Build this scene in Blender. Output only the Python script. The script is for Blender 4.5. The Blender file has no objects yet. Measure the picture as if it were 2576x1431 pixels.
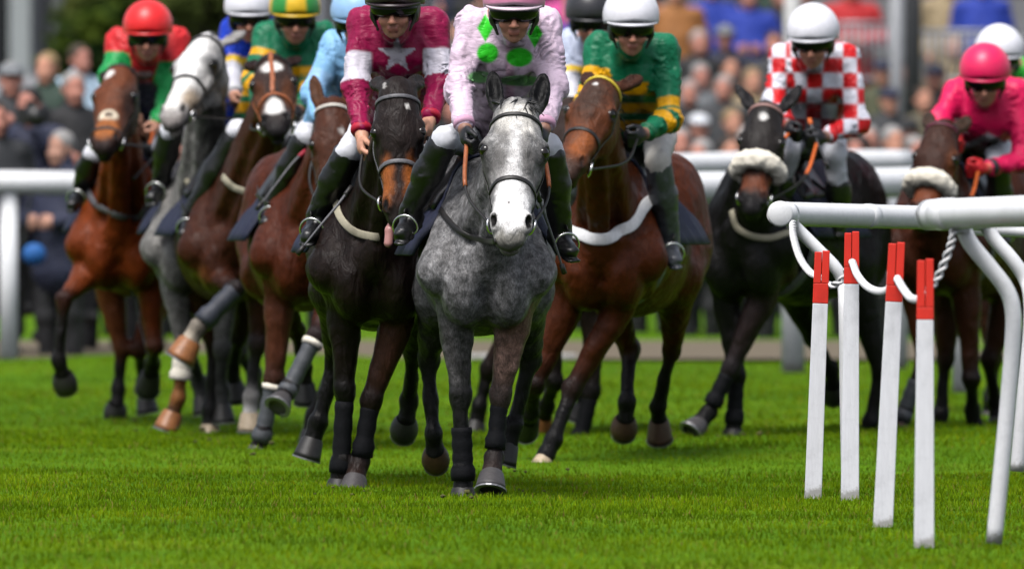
import bpy, bmesh, math, random, time
import numpy as np
from mathutils import Vector, Matrix
from mathutils.bvhtree import BVHTree
import openvdb
from concurrent.futures import ThreadPoolExecutor
POOL = ThreadPoolExecutor(4)

random.seed(7); np.random.seed(7)
SC = bpy.context.scene
COL = SC.collection
T0 = time.time()

# ------------------------------------------------------------------ camera
CAM_H = 1.47                      # lens height above the turf
LENS, SENSOR = 400.0, 36.0
FPX = LENS / SENSOR * 2576.0      # focal length in survey pixels (2576 wide)
HZ = 347.0                        # survey row of the horizon
cam_d = bpy.data.cameras.new('camera')
cam = bpy.data.objects.new('camera', cam_d)
COL.objects.link(cam)
cam.location = (0, 0, CAM_H)
cam.rotation_euler = (math.radians(90), 0, 0)
cam_d.lens = LENS; cam_d.sensor_width = SENSOR; cam_d.sensor_fit = 'HORIZONTAL'
cam_d.shift_y = -(715.5 - HZ) / 2576.0
cam_d.clip_start = 1.0; cam_d.clip_end = 2000.0
cam_d.dof.use_dof = True
cam_d.dof.focus_distance = 46.6
cam_d.dof.aperture_fstop = 4.2
cam_d.dof.aperture_blades = 0
SC.camera = cam

# ------------------------------------------------------------------ sky, sun, exposure
SUN_EL, SUN_AZ = math.radians(64), math.radians(-150)   # high, behind the camera's left shoulder
world = bpy.data.worlds.new('World'); SC.world = world
world.use_nodes = True
wn = world.node_tree.nodes; wl = world.node_tree.links
wn.clear()
w_out = wn.new('ShaderNodeOutputWorld'); w_bg = wn.new('ShaderNodeBackground')
w_sky = wn.new('ShaderNodeTexSky'); w_sky.sky_type = 'NISHITA'; w_sky.sun_disc = False
w_sky.sun_elevation = SUN_EL; w_sky.sun_rotation = SUN_AZ
w_sky.air_density = 1.0; w_sky.dust_density = 4.0; w_sky.ozone_density = 1.0
w_hsv = wn.new('ShaderNodeHueSaturation'); w_hsv.inputs['Saturation'].default_value = 0.5
wl.new(w_sky.outputs[0], w_hsv.inputs['Color']); wl.new(w_hsv.outputs[0], w_bg.inputs['Color'])
w_bg.inputs['Strength'].default_value = 0.085
wl.new(w_bg.outputs[0], w_out.inputs['Surface'])
sun_d = bpy.data.lights.new('sun', 'SUN'); sun = bpy.data.objects.new('sun', sun_d); COL.objects.link(sun)
sun_d.energy = 1.5; sun_d.angle = math.radians(26); sun_d.color = (1.0, 0.975, 0.96)
_sd = Vector((math.sin(SUN_AZ) * math.cos(SUN_EL), math.cos(SUN_AZ) * math.cos(SUN_EL), math.sin(SUN_EL)))
sun.rotation_euler = _sd.to_track_quat('Z', 'Y').to_euler()
sun.location = (0, 40, 30)
SC.view_settings.view_transform = 'Standard'; SC.view_settings.look = 'None'
SC.view_settings.exposure = 1.08; SC.view_settings.gamma = 1.0
SC.view_settings.use_curve_mapping = False
SC.cycles.use_denoising = True
SC.cycles.use_adaptive_sampling = True; SC.cycles.adaptive_threshold = 0.015
SC.cycles.max_bounces = 6; SC.cycles.diffuse_bounces = 0; SC.cycles.glossy_bounces = 2
SC.cycles.transmission_bounces = 2; SC.cycles.caustics_reflective = False; SC.cycles.caustics_refractive = False
SC.cycles.sample_clamp_indirect = 4.0

# ------------------------------------------------------------------ helpers
def V(*a): return np.array(a, dtype=np.float64)
def nrm(v):
    v = np.asarray(v, float); return v / max(1e-9, np.linalg.norm(v))
def lin(*c):
    """sRGB 0-255 to linear"""
    if len(c) == 1: c = c[0]
    r = []
    for x in c:
        x /= 255.0
        r.append(x / 12.92 if x <= 0.04045 else ((x + 0.055) / 1.055) ** 2.4)
    return np.array(r)
def at(px, py, D):
    """survey pixel + distance -> world point"""
    return V((px - 1288.0) * D / FPX, D, CAM_H - (py - HZ) * D / FPX)
def ground_D(py, z=0.0): return FPX * (CAM_H - z) / (py - HZ)

_NT = [np.random.RandomState(100 + i).uniform(-1, 1, (64, 64, 64)).astype(np.float32) for i in range(7)]
def vnoise(p, scale, seed=0):
    """value noise, -1..1"""
    q = np.asarray(p, float) / scale
    i = np.floor(q).astype(np.int64); f = (q - i).astype(np.float32); f = f * f * (3 - 2 * f); i &= 63
    t = _NT[seed % 7]; j = (i + 1) & 63; fx, fy, fz = f.T
    def zz(a, b): return t[a, b, i[:, 2]] * (1 - fz) + t[a, b, j[:, 2]] * fz
    return (zz(i[:, 0], i[:, 1]) * (1 - fy) + zz(i[:, 0], j[:, 1]) * fy) * (1 - fx) + (zz(j[:, 0], i[:, 1]) * (1 - fy) + zz(j[:, 0], j[:, 1]) * fy) * fx
def sstep(a, b, x):
    t = np.clip((x - a) / (b - a), 0, 1); return t * t * (3 - 2 * t)

class Sdf:
    """smooth union of ellipsoids and tapered capsules, meshed on a grid"""
    def __init__(s): s.P = []
    def cone(s, a, b, ra, rb, k=.03, tag=None, op='u', sq=None):
        s.P.append(dict(t='c', a=V(*a), b=V(*b), ra=ra, rb=rb, k=k, tag=tag, op=op, sq=sq)); return s
    def ell(s, c, r, R=None, k=.03, tag=None, op='u'):
        s.P.append(dict(t='e', c=V(*c), r=V(*r), R=np.eye(3) if R is None else np.array(R, float), k=k, tag=tag, op=op)); return s
    def dist(s, p, q):
        if p['t'] == 'e':
            x = (q - p['c']) @ p['R'].T
            k0 = np.sqrt(((x / p['r']) ** 2).sum(1)); k1 = np.sqrt(((x / p['r'] ** 2) ** 2).sum(1))
            return k0 * (k0 - 1) / np.maximum(k1, 1e-6)
        a, b = p['a'], p['b']
        if p['sq'] is not None:
            n, f = nrm(p['sq'][0]), 1.0 / p['sq'][1] - 1
            q = q + np.outer(((q - a) @ n) * f, n); b = b + n * ((b - a) @ n) * f
        pa = q - a; ba = b - a
        h = np.clip(pa @ ba / max(1e-9, ba @ ba), 0, 1)
        d = np.sqrt(((pa - h[:, None] * ba) ** 2).sum(1)) - (p['ra'] + (p['rb'] - p['ra']) * h)
        return d * (p['sq'][1] if (p['sq'] is not None and p['sq'][1] < 1) else 1)
    def box(s, p):
        if p['t'] == 'e':
            e = np.abs(p['R'].T) @ p['r']; return p['c'] - e, p['c'] + e
        f = 1.0 if p['sq'] is None else max(1.0, p['sq'][1])
        return np.minimum(p['a'] - p['ra'] * f, p['b'] - p['rb'] * f), np.maximum(p['a'] + p['ra'] * f, p['b'] + p['rb'] * f)
    def gdist(s, p, ax):
        """distance on a regular grid, by broadcasting"""
        X, Y, Z = [a.astype(np.float32) for a in ax]; X = X[:, None, None]; Y = Y[None, :, None]; Z = Z[None, None, :]
        f4 = np.float32
        if p['t'] == 'e':
            k0 = 0; k1 = 0
            for i in range(3):
                R = p['R'][i]; cc = R @ p['c']
                t = ((X * f4(R[0]) - f4(cc)) + Y * f4(R[1])) + Z * f4(R[2])
                t *= f4(1 / p['r'][i]); t *= t; k0 = k0 + t; t *= f4(1 / p['r'][i] ** 2); k1 = k1 + t
            np.sqrt(k0, out=k0); np.sqrt(k1, out=k1); np.maximum(k1, f4(1e-6), out=k1)
            return k0 * (k0 - 1) / k1
        a, b = p['a'], p['b']; A = np.eye(3); sc = 1.
        if p['sq'] is not None:
            n = nrm(p['sq'][0]); A = np.eye(3) + np.outer(n, n) * (1. / p['sq'][1] - 1); sc = min(1., p['sq'][1])
        ba = A @ (b - a); L2 = max(1e-9, ba @ ba); d2 = 0; h = 0
        Q = []
        for i in range(3):
            cc = A[i] @ a; t = ((X * f4(A[i, 0]) - f4(cc)) + Y * f4(A[i, 1])) + Z * f4(A[i, 2]); Q.append(t); h = h + t * f4(ba[i] / L2)
        np.clip(h, 0, 1, out=h)
        for i in range(3):
            t = Q[i] - h * f4(ba[i]); t *= t; d2 = d2 + t
        np.sqrt(d2, out=d2); d2 -= f4(p['ra']); d2 -= h * f4(p['rb'] - p['ra'])
        return d2 * f4(sc) if sc != 1. else d2
    def mesh(s, vox, disp=None, adapt=0.):
        bs = [s.box(p) for p in s.P if p['op'] == 'u']
        lo = np.min([b[0] for b in bs], 0) - vox * 4; hi = np.max([b[1] for b in bs], 0) + vox * 4
        n = np.ceil((hi - lo) / vox).astype(int) + 1
        D = np.full(n, 0.3, np.float32)
        jobs = []
        for p in s.P:
            b0, b1 = s.box(p); m = p['k'] + vox * 3.5
            i0 = np.maximum(0, np.floor((b0 - m - lo) / vox).astype(int)); i1 = np.minimum(n, np.ceil((b1 + m - lo) / vox).astype(int) + 1)
            if np.any(i1 <= i0): continue
            jobs.append((p, i0, i1, [lo[i] + np.arange(i0[i], i1[i]) * vox - lo[i] * 0 for i in range(3)]))
        for (p, i0, i1, ax), d in zip(jobs, POOL.map(lambda j: s.gdist(j[0], j[3]), jobs)):
            sl = tuple(slice(i0[i], i1[i]) for i in range(3)); o = D[sl]; k = max(p['k'], 1e-4)
            if p['op'] == 'u':
                h = np.abs(o - d); np.subtract(k, h, out=h); np.maximum(h, 0, out=h); h *= h; h *= .25 / k
                np.minimum(o, d, out=o); o -= h
            elif p['op'] == 's':
                d = -d; h = np.abs(o - d); np.subtract(k, h, out=h); np.maximum(h, 0, out=h); h *= h; h *= .25 / k
                np.maximum(o, d, out=o); o += h
        if disp is not None:
            idx = np.argwhere(np.abs(D) < vox * 3.5)
            D[idx[:, 0], idx[:, 1], idx[:, 2]] += disp(lo + idx * vox).astype(np.float32)
        w = vox * 3
        np.clip(D, -w, w, out=D)
        g = openvdb.FloatGrid(w); g.copyFromArray(D)
        if adapt:
            pts, tri, quads = g.convertToPolygons(0.0, adapt)
            quads = np.asarray(quads).astype(np.int64); tri = np.asarray(tri).astype(np.int64).reshape(-1, 3)
            f = np.concatenate([tri, quads[:, [0, 1, 2]], quads[:, [0, 2, 3]]]) if len(quads) else tri
            return np.asarray(pts, float) * vox + lo, f
        pts, quads = g.convertToQuads(0.0)
        pts = np.asarray(pts, float) * vox + lo
        return pts, np.asarray(quads).astype(np.int64)
    def blend(s, pts, key, default, width=.02):
        """softmin blend of per-primitive tag values at the vertices"""
        num = 0; den = np.zeros(len(pts)); mg = width * 4 + .02
        def job(p):
            if p['op'] != 'u': return None
            b0, b1 = s.box(p)
            m = np.flatnonzero(np.all((pts > b0 - mg) & (pts < b1 + mg), 1))
            if not len(m): return None
            return p, m, np.exp(-np.clip(s.dist(p, pts[m]), -.05, 1) / width)
        for r in POOL.map(job, s.P):
            if r is None: continue
            p, m, wgt = r
            val = np.atleast_1d(default if not p['tag'] or key not in p['tag'] else p['tag'][key]).astype(float)
            if np.isscalar(num): num = np.zeros((len(pts), len(val)))
            num[m] += wgt[:, None] * val; den[m] += wgt
        return num / np.maximum(den, 1e-9)[:, None]

def mkobj(name, verts, faces, mat=None, parent=None, smooth=True, col=None, loc=None):
    """one mesh object; verts in world space, stored relative to the parent's origin"""
    me = bpy.data.meshes.new(name)
    verts = np.asarray(verts, float)
    off = V(0, 0, 0)
    if parent is not None: off = V(*parent['_o'])
    elif loc is not None: off = V(*loc)
    vv = verts - off
    if isinstance(faces, np.ndarray):
        me.vertices.add(len(vv)); me.vertices.foreach_set('co', vv.astype(np.float32).ravel())
        k = faces.shape[1]
        me.loops.add(faces.size); me.loops.foreach_set('vertex_index', faces.astype(np.int32).ravel())
        me.polygons.add(len(faces)); me.polygons.foreach_set('loop_start', np.arange(0, faces.size, k, dtype=np.int32))
        me.update(calc_edges=True)
    else:
        me.from_pydata([tuple(v) for v in vv], [], [tuple(int(i) for i in f) for f in faces]); me.update()
    if smooth: me.polygons.foreach_set('use_smooth', np.ones(len(me.polygons), bool))
    if col is not None:
        a = me.color_attributes.new('Col', 'FLOAT_COLOR', 'POINT')
        c = np.asarray(col, float)
        if c.shape[1] == 3: c = np.hstack([c, np.zeros((len(c), 1))])
        a.data.foreach_set('color', c.astype(np.float32).ravel())
    if mat is not None: me.materials.append(mat)
    o = bpy.data.objects.new(name, me); COL.objects.link(o)
    if parent is not None: o.parent = parent; o['_o'] = list(off)
    else: o.location = off; o['_o'] = list(off)
    return o
def empty(name, loc, label, cat, group=None):
    o = bpy.data.objects.new(name, None); COL.objects.link(o); o.location = tuple(loc); o['_o'] = list(map(float, loc))
    o.empty_display_size = .1
    tag(o, label, cat, group); return o
def tag(o, label, cat, group=None, kind=None):
    if label: o['label'] = label
    if cat: o['category'] = cat
    if group: o['group'] = group
    if kind: o['kind'] = kind
    return o
def frame_from(d, ref=(0, 0, 1)):
    d = nrm(d); ref = V(*ref)
    if abs(d @ ref) > .97: ref = V(0, 1, 0)
    a = nrm(np.cross(ref, d)); b = np.cross(d, a); return a, b
def smooth_path(pts, n=8):
    """Catmull-Rom resample"""
    p = [V(*q) for q in pts]
    if len(p) < 3: return np.array([p[0] + (p[1] - p[0]) * t for t in np.linspace(0, 1, n + 1)])
    p = [2 * p[0] - p[1]] + p + [2 * p[-1] - p[-2]]; o = []
    for i in range(1, len(p) - 2):
        for t in np.linspace(0, 1, n, endpoint=False):
            o.append(.5 * (2 * p[i] + (p[i + 1] - p[i - 1]) * t + (2 * p[i - 1] - 5 * p[i] + 4 * p[i + 1] - p[i + 2]) * t * t + (3 * p[i] - p[i - 1] - 3 * p[i + 1] + p[i + 2]) * t ** 3))
    o.append(p[-2]); return np.array(o)
def tube(path, r, seg=10, closed=False, flat=None, refs=None, caps=True):
    """tube along a path; r scalar or list; flat=(w,h) ribbon section with outward refs"""
    path = np.asarray(path, float); n = len(path)
    rr = np.full(n, r) if np.isscalar(r) else np.asarray(r, float)
    if closed: tg = np.roll(path, -1, 0) - np.roll(path, 1, 0)
    else: tg = np.gradient(path, axis=0)
    vs = []; a_prev = None
    for i in range(n):
        t = nrm(tg[i])
        if refs is not None:
            b = refs[i] - t * (refs[i] @ t); b = nrm(b); a = np.cross(b, t)
        else:
            if a_prev is None: a, b = frame_from(t)
            else: a = nrm(a_prev - t * (a_prev @ t)); b = np.cross(t, a)
            a_prev = a
        if flat:
            w, h = flat
            for j in range(seg):
                th = 2 * math.pi * (j + .5) / seg; c, s_ = math.cos(th), math.sin(th)
                e = .45
                vs.append(path[i] + a * (w * .5 * math.copysign(abs(c) ** e, c)) + b * (h * .5 * math.copysign(abs(s_) ** e, s_)))
        else:
            for j in range(seg):
                th = 2 * math.pi * j / seg
                vs.append(path[i] + rr[i] * (a * math.cos(th) + b * math.sin(th)))
    fs = []
    for i in range(n if closed else n - 1):
        i2 = (i + 1) % n
        for j in range(seg):
            j2 = (j + 1) % seg; fs.append((i * seg + j, i * seg + j2, i2 * seg + j2, i2 * seg + j))
    if not closed and caps:
        fs.append(tuple(range(seg))[::-1]); fs.append(tuple((n - 1) * seg + j for j in range(seg)))
    return np.array(vs), fs
def join(parts):
    vs, fs, o = [], [], 0
    for v, f in parts:
        vs.append(np.asarray(v, float)); fs += [tuple(i + o for i in q) for q in f]; o += len(v)
    return np.vstack(vs), fs
def boxm(c, ax, ay, az, hx, hy, hz):
    c = V(*c); v = [c + ax * hx * sx + ay * hy * sy + az * hz * sz for sx in (-1, 1) for sy in (-1, 1) for sz in (-1, 1)]
    return np.array(v), [(0, 1, 3, 2), (4, 6, 7, 5), (0, 4, 5, 1), (2, 3, 7, 6), (0, 2, 6, 4), (1, 5, 7, 3)]

# ------------------------------------------------------------------ materials
def mat_new(name):
    m = bpy.data.materials.new(name); m.use_nodes = True
    nt = m.node_tree; b = nt.nodes['Principled BSDF']; return m, nt, b
def noise(nt, scale, detail=4, rough=.6, vec=None, dim=None):
    n = nt.nodes.new('ShaderNodeTexNoise'); n.inputs['Scale'].default_value = scale
    n.inputs['Detail'].default_value = detail; n.inputs['Roughness'].default_value = rough
    if vec is not None: nt.links.new(vec, n.inputs['Vector'])
    return n
def ramp(nt, src, stops):
    r = nt.nodes.new('ShaderNodeValToRGB'); nt.links.new(src, r.inputs['Fac'])
    while len(r.color_ramp.elements) < len(stops): r.color_ramp.elements.new(.5)
    for e, (p, c) in zip(r.color_ramp.elements, stops):
        e.position = p; e.color = (*(c if not np.isscalar(c) else (c, c, c)), 1)
    return r
def mixc(nt, fac, a, b, mode='MIX'):
    m = nt.nodes.new('ShaderNodeMix'); m.data_type = 'RGBA'; m.blend_type = mode
    for sock, x in ((m.inputs[0], fac), (m.inputs[6], a), (m.inputs[7], b)):
        if hasattr(x, 'type') and hasattr(x, 'is_output'): nt.links.new(x, sock)
        elif np.isscalar(x): sock.default_value = x
        else: sock.default_value = (*x[:3], 1)
    return m.outputs[2]
def bump(nt, b, src, strength, dist=.004):
    n = nt.nodes.new('ShaderNodeBump'); n.inputs['Strength'].default_value = strength; n.inputs['Distance'].default_value = dist
    nt.links.new(src, n.inputs['Height']); nt.links.new(n.outputs[0], b.inputs['Normal']); return n
def objcoord(nt):
    return nt.nodes.new('ShaderNodeTexCoord').outputs['Object']
_plain = {}
def plain(name, col, rough=.6, metal=0., var=.15, scale=40., bmp=0., spec=.5, sheen=0.):
    """solid colour with a little procedural unevenness"""
    if name in _plain: return _plain[name]
    m, nt, b = mat_new(name); oc = objcoord(nt)
    n = noise(nt, scale, 5, .6, oc)
    c = V(*col); r = ramp(nt, n.outputs[0], [(.25, tuple(c * (1 - var))), (.75, tuple(np.minimum(1, c * (1 + var))))])
    nt.links.new(r.outputs[0], b.inputs['Base Color'])
    b.inputs['Roughness'].default_value = rough; b.inputs['Metallic'].default_value = metal
    b.inputs['Specular IOR Level'].default_value = spec
    if sheen: b.inputs['Sheen Weight'].default_value = sheen
    if bmp: bump(nt, b, n.outputs[0], bmp)
    _plain[name] = m; return m
def mat_coat(name):
    """short horse hair: colour from the coat pattern, fine streaks, dapples, muscle and vein relief"""
    m, nt, b = mat_new(name); oc = objcoord(nt)
    at_ = nt.nodes.new('ShaderNodeAttribute'); at_.attribute_name = 'Col'
    mp = nt.nodes.new('ShaderNodeMapping'); mp.inputs['Scale'].default_value = (1, 1, .3); nt.links.new(oc, mp.inputs['Vector'])
    fine = noise(nt, 260, 3, .7, mp.outputs[0]); mid = noise(nt, 22, 5, .65, oc); big = noise(nt, 6, 3, .5, oc)
    r1 = ramp(nt, fine.outputs[0], [(.3, .62), (.7, 1.38)]); r2 = ramp(nt, mid.outputs[0], [(.3, .74), (.7, 1.26)])
    c = mixc(nt, 1., at_.outputs['Color'], r1.outputs[0], 'MULTIPLY'); c = mixc(nt, 1., c, r2.outputs[0], 'MULTIPLY')
    # dapples on greys, weighted by the alpha of the pattern: pale centres, dark network, salt-and-pepper hair
    wn_ = noise(nt, 14, 3, .6, oc); wa = mixc(nt, .06, oc, wn_.outputs['Color'])
    vo = nt.nodes.new('ShaderNodeTexVoronoi'); vo.feature = 'SMOOTH_F1'; vo.inputs['Scale'].default_value = 24; nt.links.new(wa, vo.inputs['Vector'])
    dv = ramp(nt, vo.outputs['Distance'], [(.10, 1.45), (.55, .72)])
    d1 = noise(nt, 24, 5, .7, oc); dr = ramp(nt, d1.outputs[0], [(.35, .46), (.65, 1.68)])
    sp = noise(nt, 130, 3, .75, mp.outputs[0]); ds = ramp(nt, sp.outputs[0], [(.36, .45), (.62, 1.6)])
    d2 = ramp(nt, big.outputs[0], [(.3, .70), (.7, 1.35)])
    cd = mixc(nt, 1., c, dr.outputs[0], 'MULTIPLY'); cd = mixc(nt, 1., cd, d2.outputs[0], 'MULTIPLY'); cd = mixc(nt, .6, cd, mixc(nt, 1., cd, dv.outputs[0], 'MULTIPLY')); cd = mixc(nt, .38, cd, mixc(nt, 1., cd, ds.outputs[0], 'MULTIPLY'))
    c = mixc(nt, at_.outputs['Alpha'], c, cd)
    nt.links.new(c, b.inputs['Base Color'])
    rr = ramp(nt, big.outputs[0], [(.3, .36), (.7, .58)]); nt.links.new(rr.outputs[0], b.inputs['Roughness']); b.inputs['Specular IOR Level'].default_value = .14
    # relief: stretched muscle bands, branching veins, then hair
    mp2 = nt.nodes.new('ShaderNodeMapping'); mp2.inputs['Scale'].default_value = (1.5, 1, .55); mp2.inputs['Rotation'].default_value = (0, .25, 0); nt.links.new(oc, mp2.inputs['Vector'])
    mu = noise(nt, 13, 4, .55, mp2.outputs[0]); mu.inputs['Distortion'].default_value = .8
    ve = noise(nt, 9, 2, .5, oc); ve.noise_type = 'RIDGED_MULTIFRACTAL' if hasattr(ve, 'noise_type') else 'FBM'
    b1 = nt.nodes.new('ShaderNodeBump'); b1.inputs['Strength'].default_value = .75; b1.inputs['Distance'].default_value = .025; nt.links.new(mu.outputs[0], b1.inputs['Height'])
    vr = ramp(nt, ve.outputs[0], [(.80, 0.), (.98, 1.)])
    b2 = nt.nodes.new('ShaderNodeBump'); b2.inputs['Strength'].default_value = .35; b2.inputs['Distance'].default_value = .006; nt.links.new(vr.outputs[0], b2.inputs['Height']); nt.links.new(b1.outputs[0], b2.inputs['Normal'])
    b3 = bump(nt, b, fine.outputs[0], .35, .002); nt.links.new(b2.outputs[0], b3.inputs['Normal'])
    return m
def mat_cloth(name, rough=.55, spec=.4, fold=True, sheen=.15):
    m, nt, b = mat_new(name); oc = objcoord(nt)
    at_ = nt.nodes.new('ShaderNodeAttribute'); at_.attribute_name = 'Col'
    n = noise(nt, 28, 4, .6, oc); r = ramp(nt, n.outputs[0], [(.3, .9), (.7, 1.06)])
    c = mixc(nt, 1., at_.outputs['Color'], r.outputs[0], 'MULTIPLY')
    nt.links.new(c, b.inputs['Base Color'])
    b.inputs['Roughness'].default_value = rough; b.inputs['Specular IOR Level'].default_value = spec
    b.inputs['Sheen Weight'].default_value = sheen
    mp = nt.nodes.new('ShaderNodeMapping'); mp.inputs['Scale'].default_value = (1, 1, 2.4); mp.inputs['Rotation'].default_value = (.3, .5, .2)
    nt.links.new(oc, mp.inputs['Vector'])
    n2 = noise(nt, 15, 3, .55, mp.outputs[0]); n2.inputs['Distortion'].default_value = 1.6
    if fold:
        n3 = noise(nt, 11, 3, .55, mp.outputs[0]); n3.noise_type = 'RIDGED_MULTIFRACTAL'; n3.inputs['Distortion'].default_value = .7
        mm = nt.nodes.new('ShaderNodeMath'); mm.operation = 'MULTIPLY_ADD'; mm.inputs[1].default_value = .55; nt.links.new(n3.outputs[0], mm.inputs[0]); nt.links.new(n2.outputs[0], mm.inputs[2])
        bump(nt, b, mm.outputs[0], .34, .014)
    else: bump(nt, b, n2.outputs[0], .15, .006)
    return m
COAT = mat_coat('horse_coat'); SILK = mat_cloth('racing_silk', .45, .3, True, .02); SKIN = mat_cloth('skin', .5, .4, False, .0)
BREECH = plain('white_breeches', (.70, .71, .76), .55, var=.08, scale=25, bmp=.3)
LEATHER = plain('black_leather', (.006, .006, .007), .34, var=.4, scale=60, bmp=.2)
STRAP = plain('bridle_leather', (.008, .0065, .0065), .5, var=.4, scale=90)
STRAPGREY = plain('grey_rubber_strap', (.10, .10, .11), .5, var=.3, scale=90)
NAVY = plain('navy_cloth', (.005, .008, .032), .7, var=.3, scale=50, bmp=.3)
STEEL = plain('steel', (.55, .55, .56), .25, metal=1., var=.15)
BOOTWRAP = plain('leg_wrap', (.0045, .0048, .0065), .75, var=.4, scale=70, bmp=.5, spec=.15)
EYE = plain('dark_eye', (.006, .004, .003), .06, var=.2)
GLASS = plain('goggle_lens', (.004, .004, .005), .15, var=.2, spec=.22)
BLACKPL = plain('black_plastic', (.012, .012, .013), .4, var=.3)
CREAMWOOL = None
# ------------------------------------------------------------------ horses
HOOFS = {'dark': plain('hoof_dark', (.010, .009, .0085), .55, var=.4, scale=60, bmp=.3), 'grey': plain('hoof_grey', (.050, .046, .047), .55, var=.3, scale=60, bmp=.3),
         'cream': plain('hoof_cream', (.42, .33, .22), .5, var=.25, scale=60, bmp=.3), 'tan': plain('hoof_tan', (.26, .10, .03), .45, var=.35, scale=50, bmp=.3),
         'brown': plain('hoof_brown', (.050, .023, .012), .5, var=.4, scale=60, bmp=.3)}
SHOE = plain('horseshoe', (.22, .22, .23), .4, metal=.6)
HAIRM = {}
def hair_mat(name, col):
    if name not in HAIRM: HAIRM[name] = plain('hair_' + name, col, .5, var=.5, scale=120, bmp=.4)
    return HAIRM[name]
WOOL = plain('sheepskin', (.80, .75, .63), .95, var=.14, scale=45, bmp=1.0, spec=.1)

class Horse: pass
def ortho(ax, l):
    z_ = nrm(ax); y_ = nrm(l - z_ * (l @ z_)); return np.array([np.cross(y_, z_), y_, z_])

def solve(prev, px, py, L, sign, Dg):
    """joint seen at (px,py), bone length L from prev: find its distance; sign<0 nearer the camera"""
    D = prev[1]
    for _ in range(4):
        q = at(px, py, D); h = math.hypot(q[0] - prev[0], q[2] - prev[2])
        dd = math.sqrt(max(0, L * L - h * h)); D = prev[1] + sign * dd
    return at(px, py, D)

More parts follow.
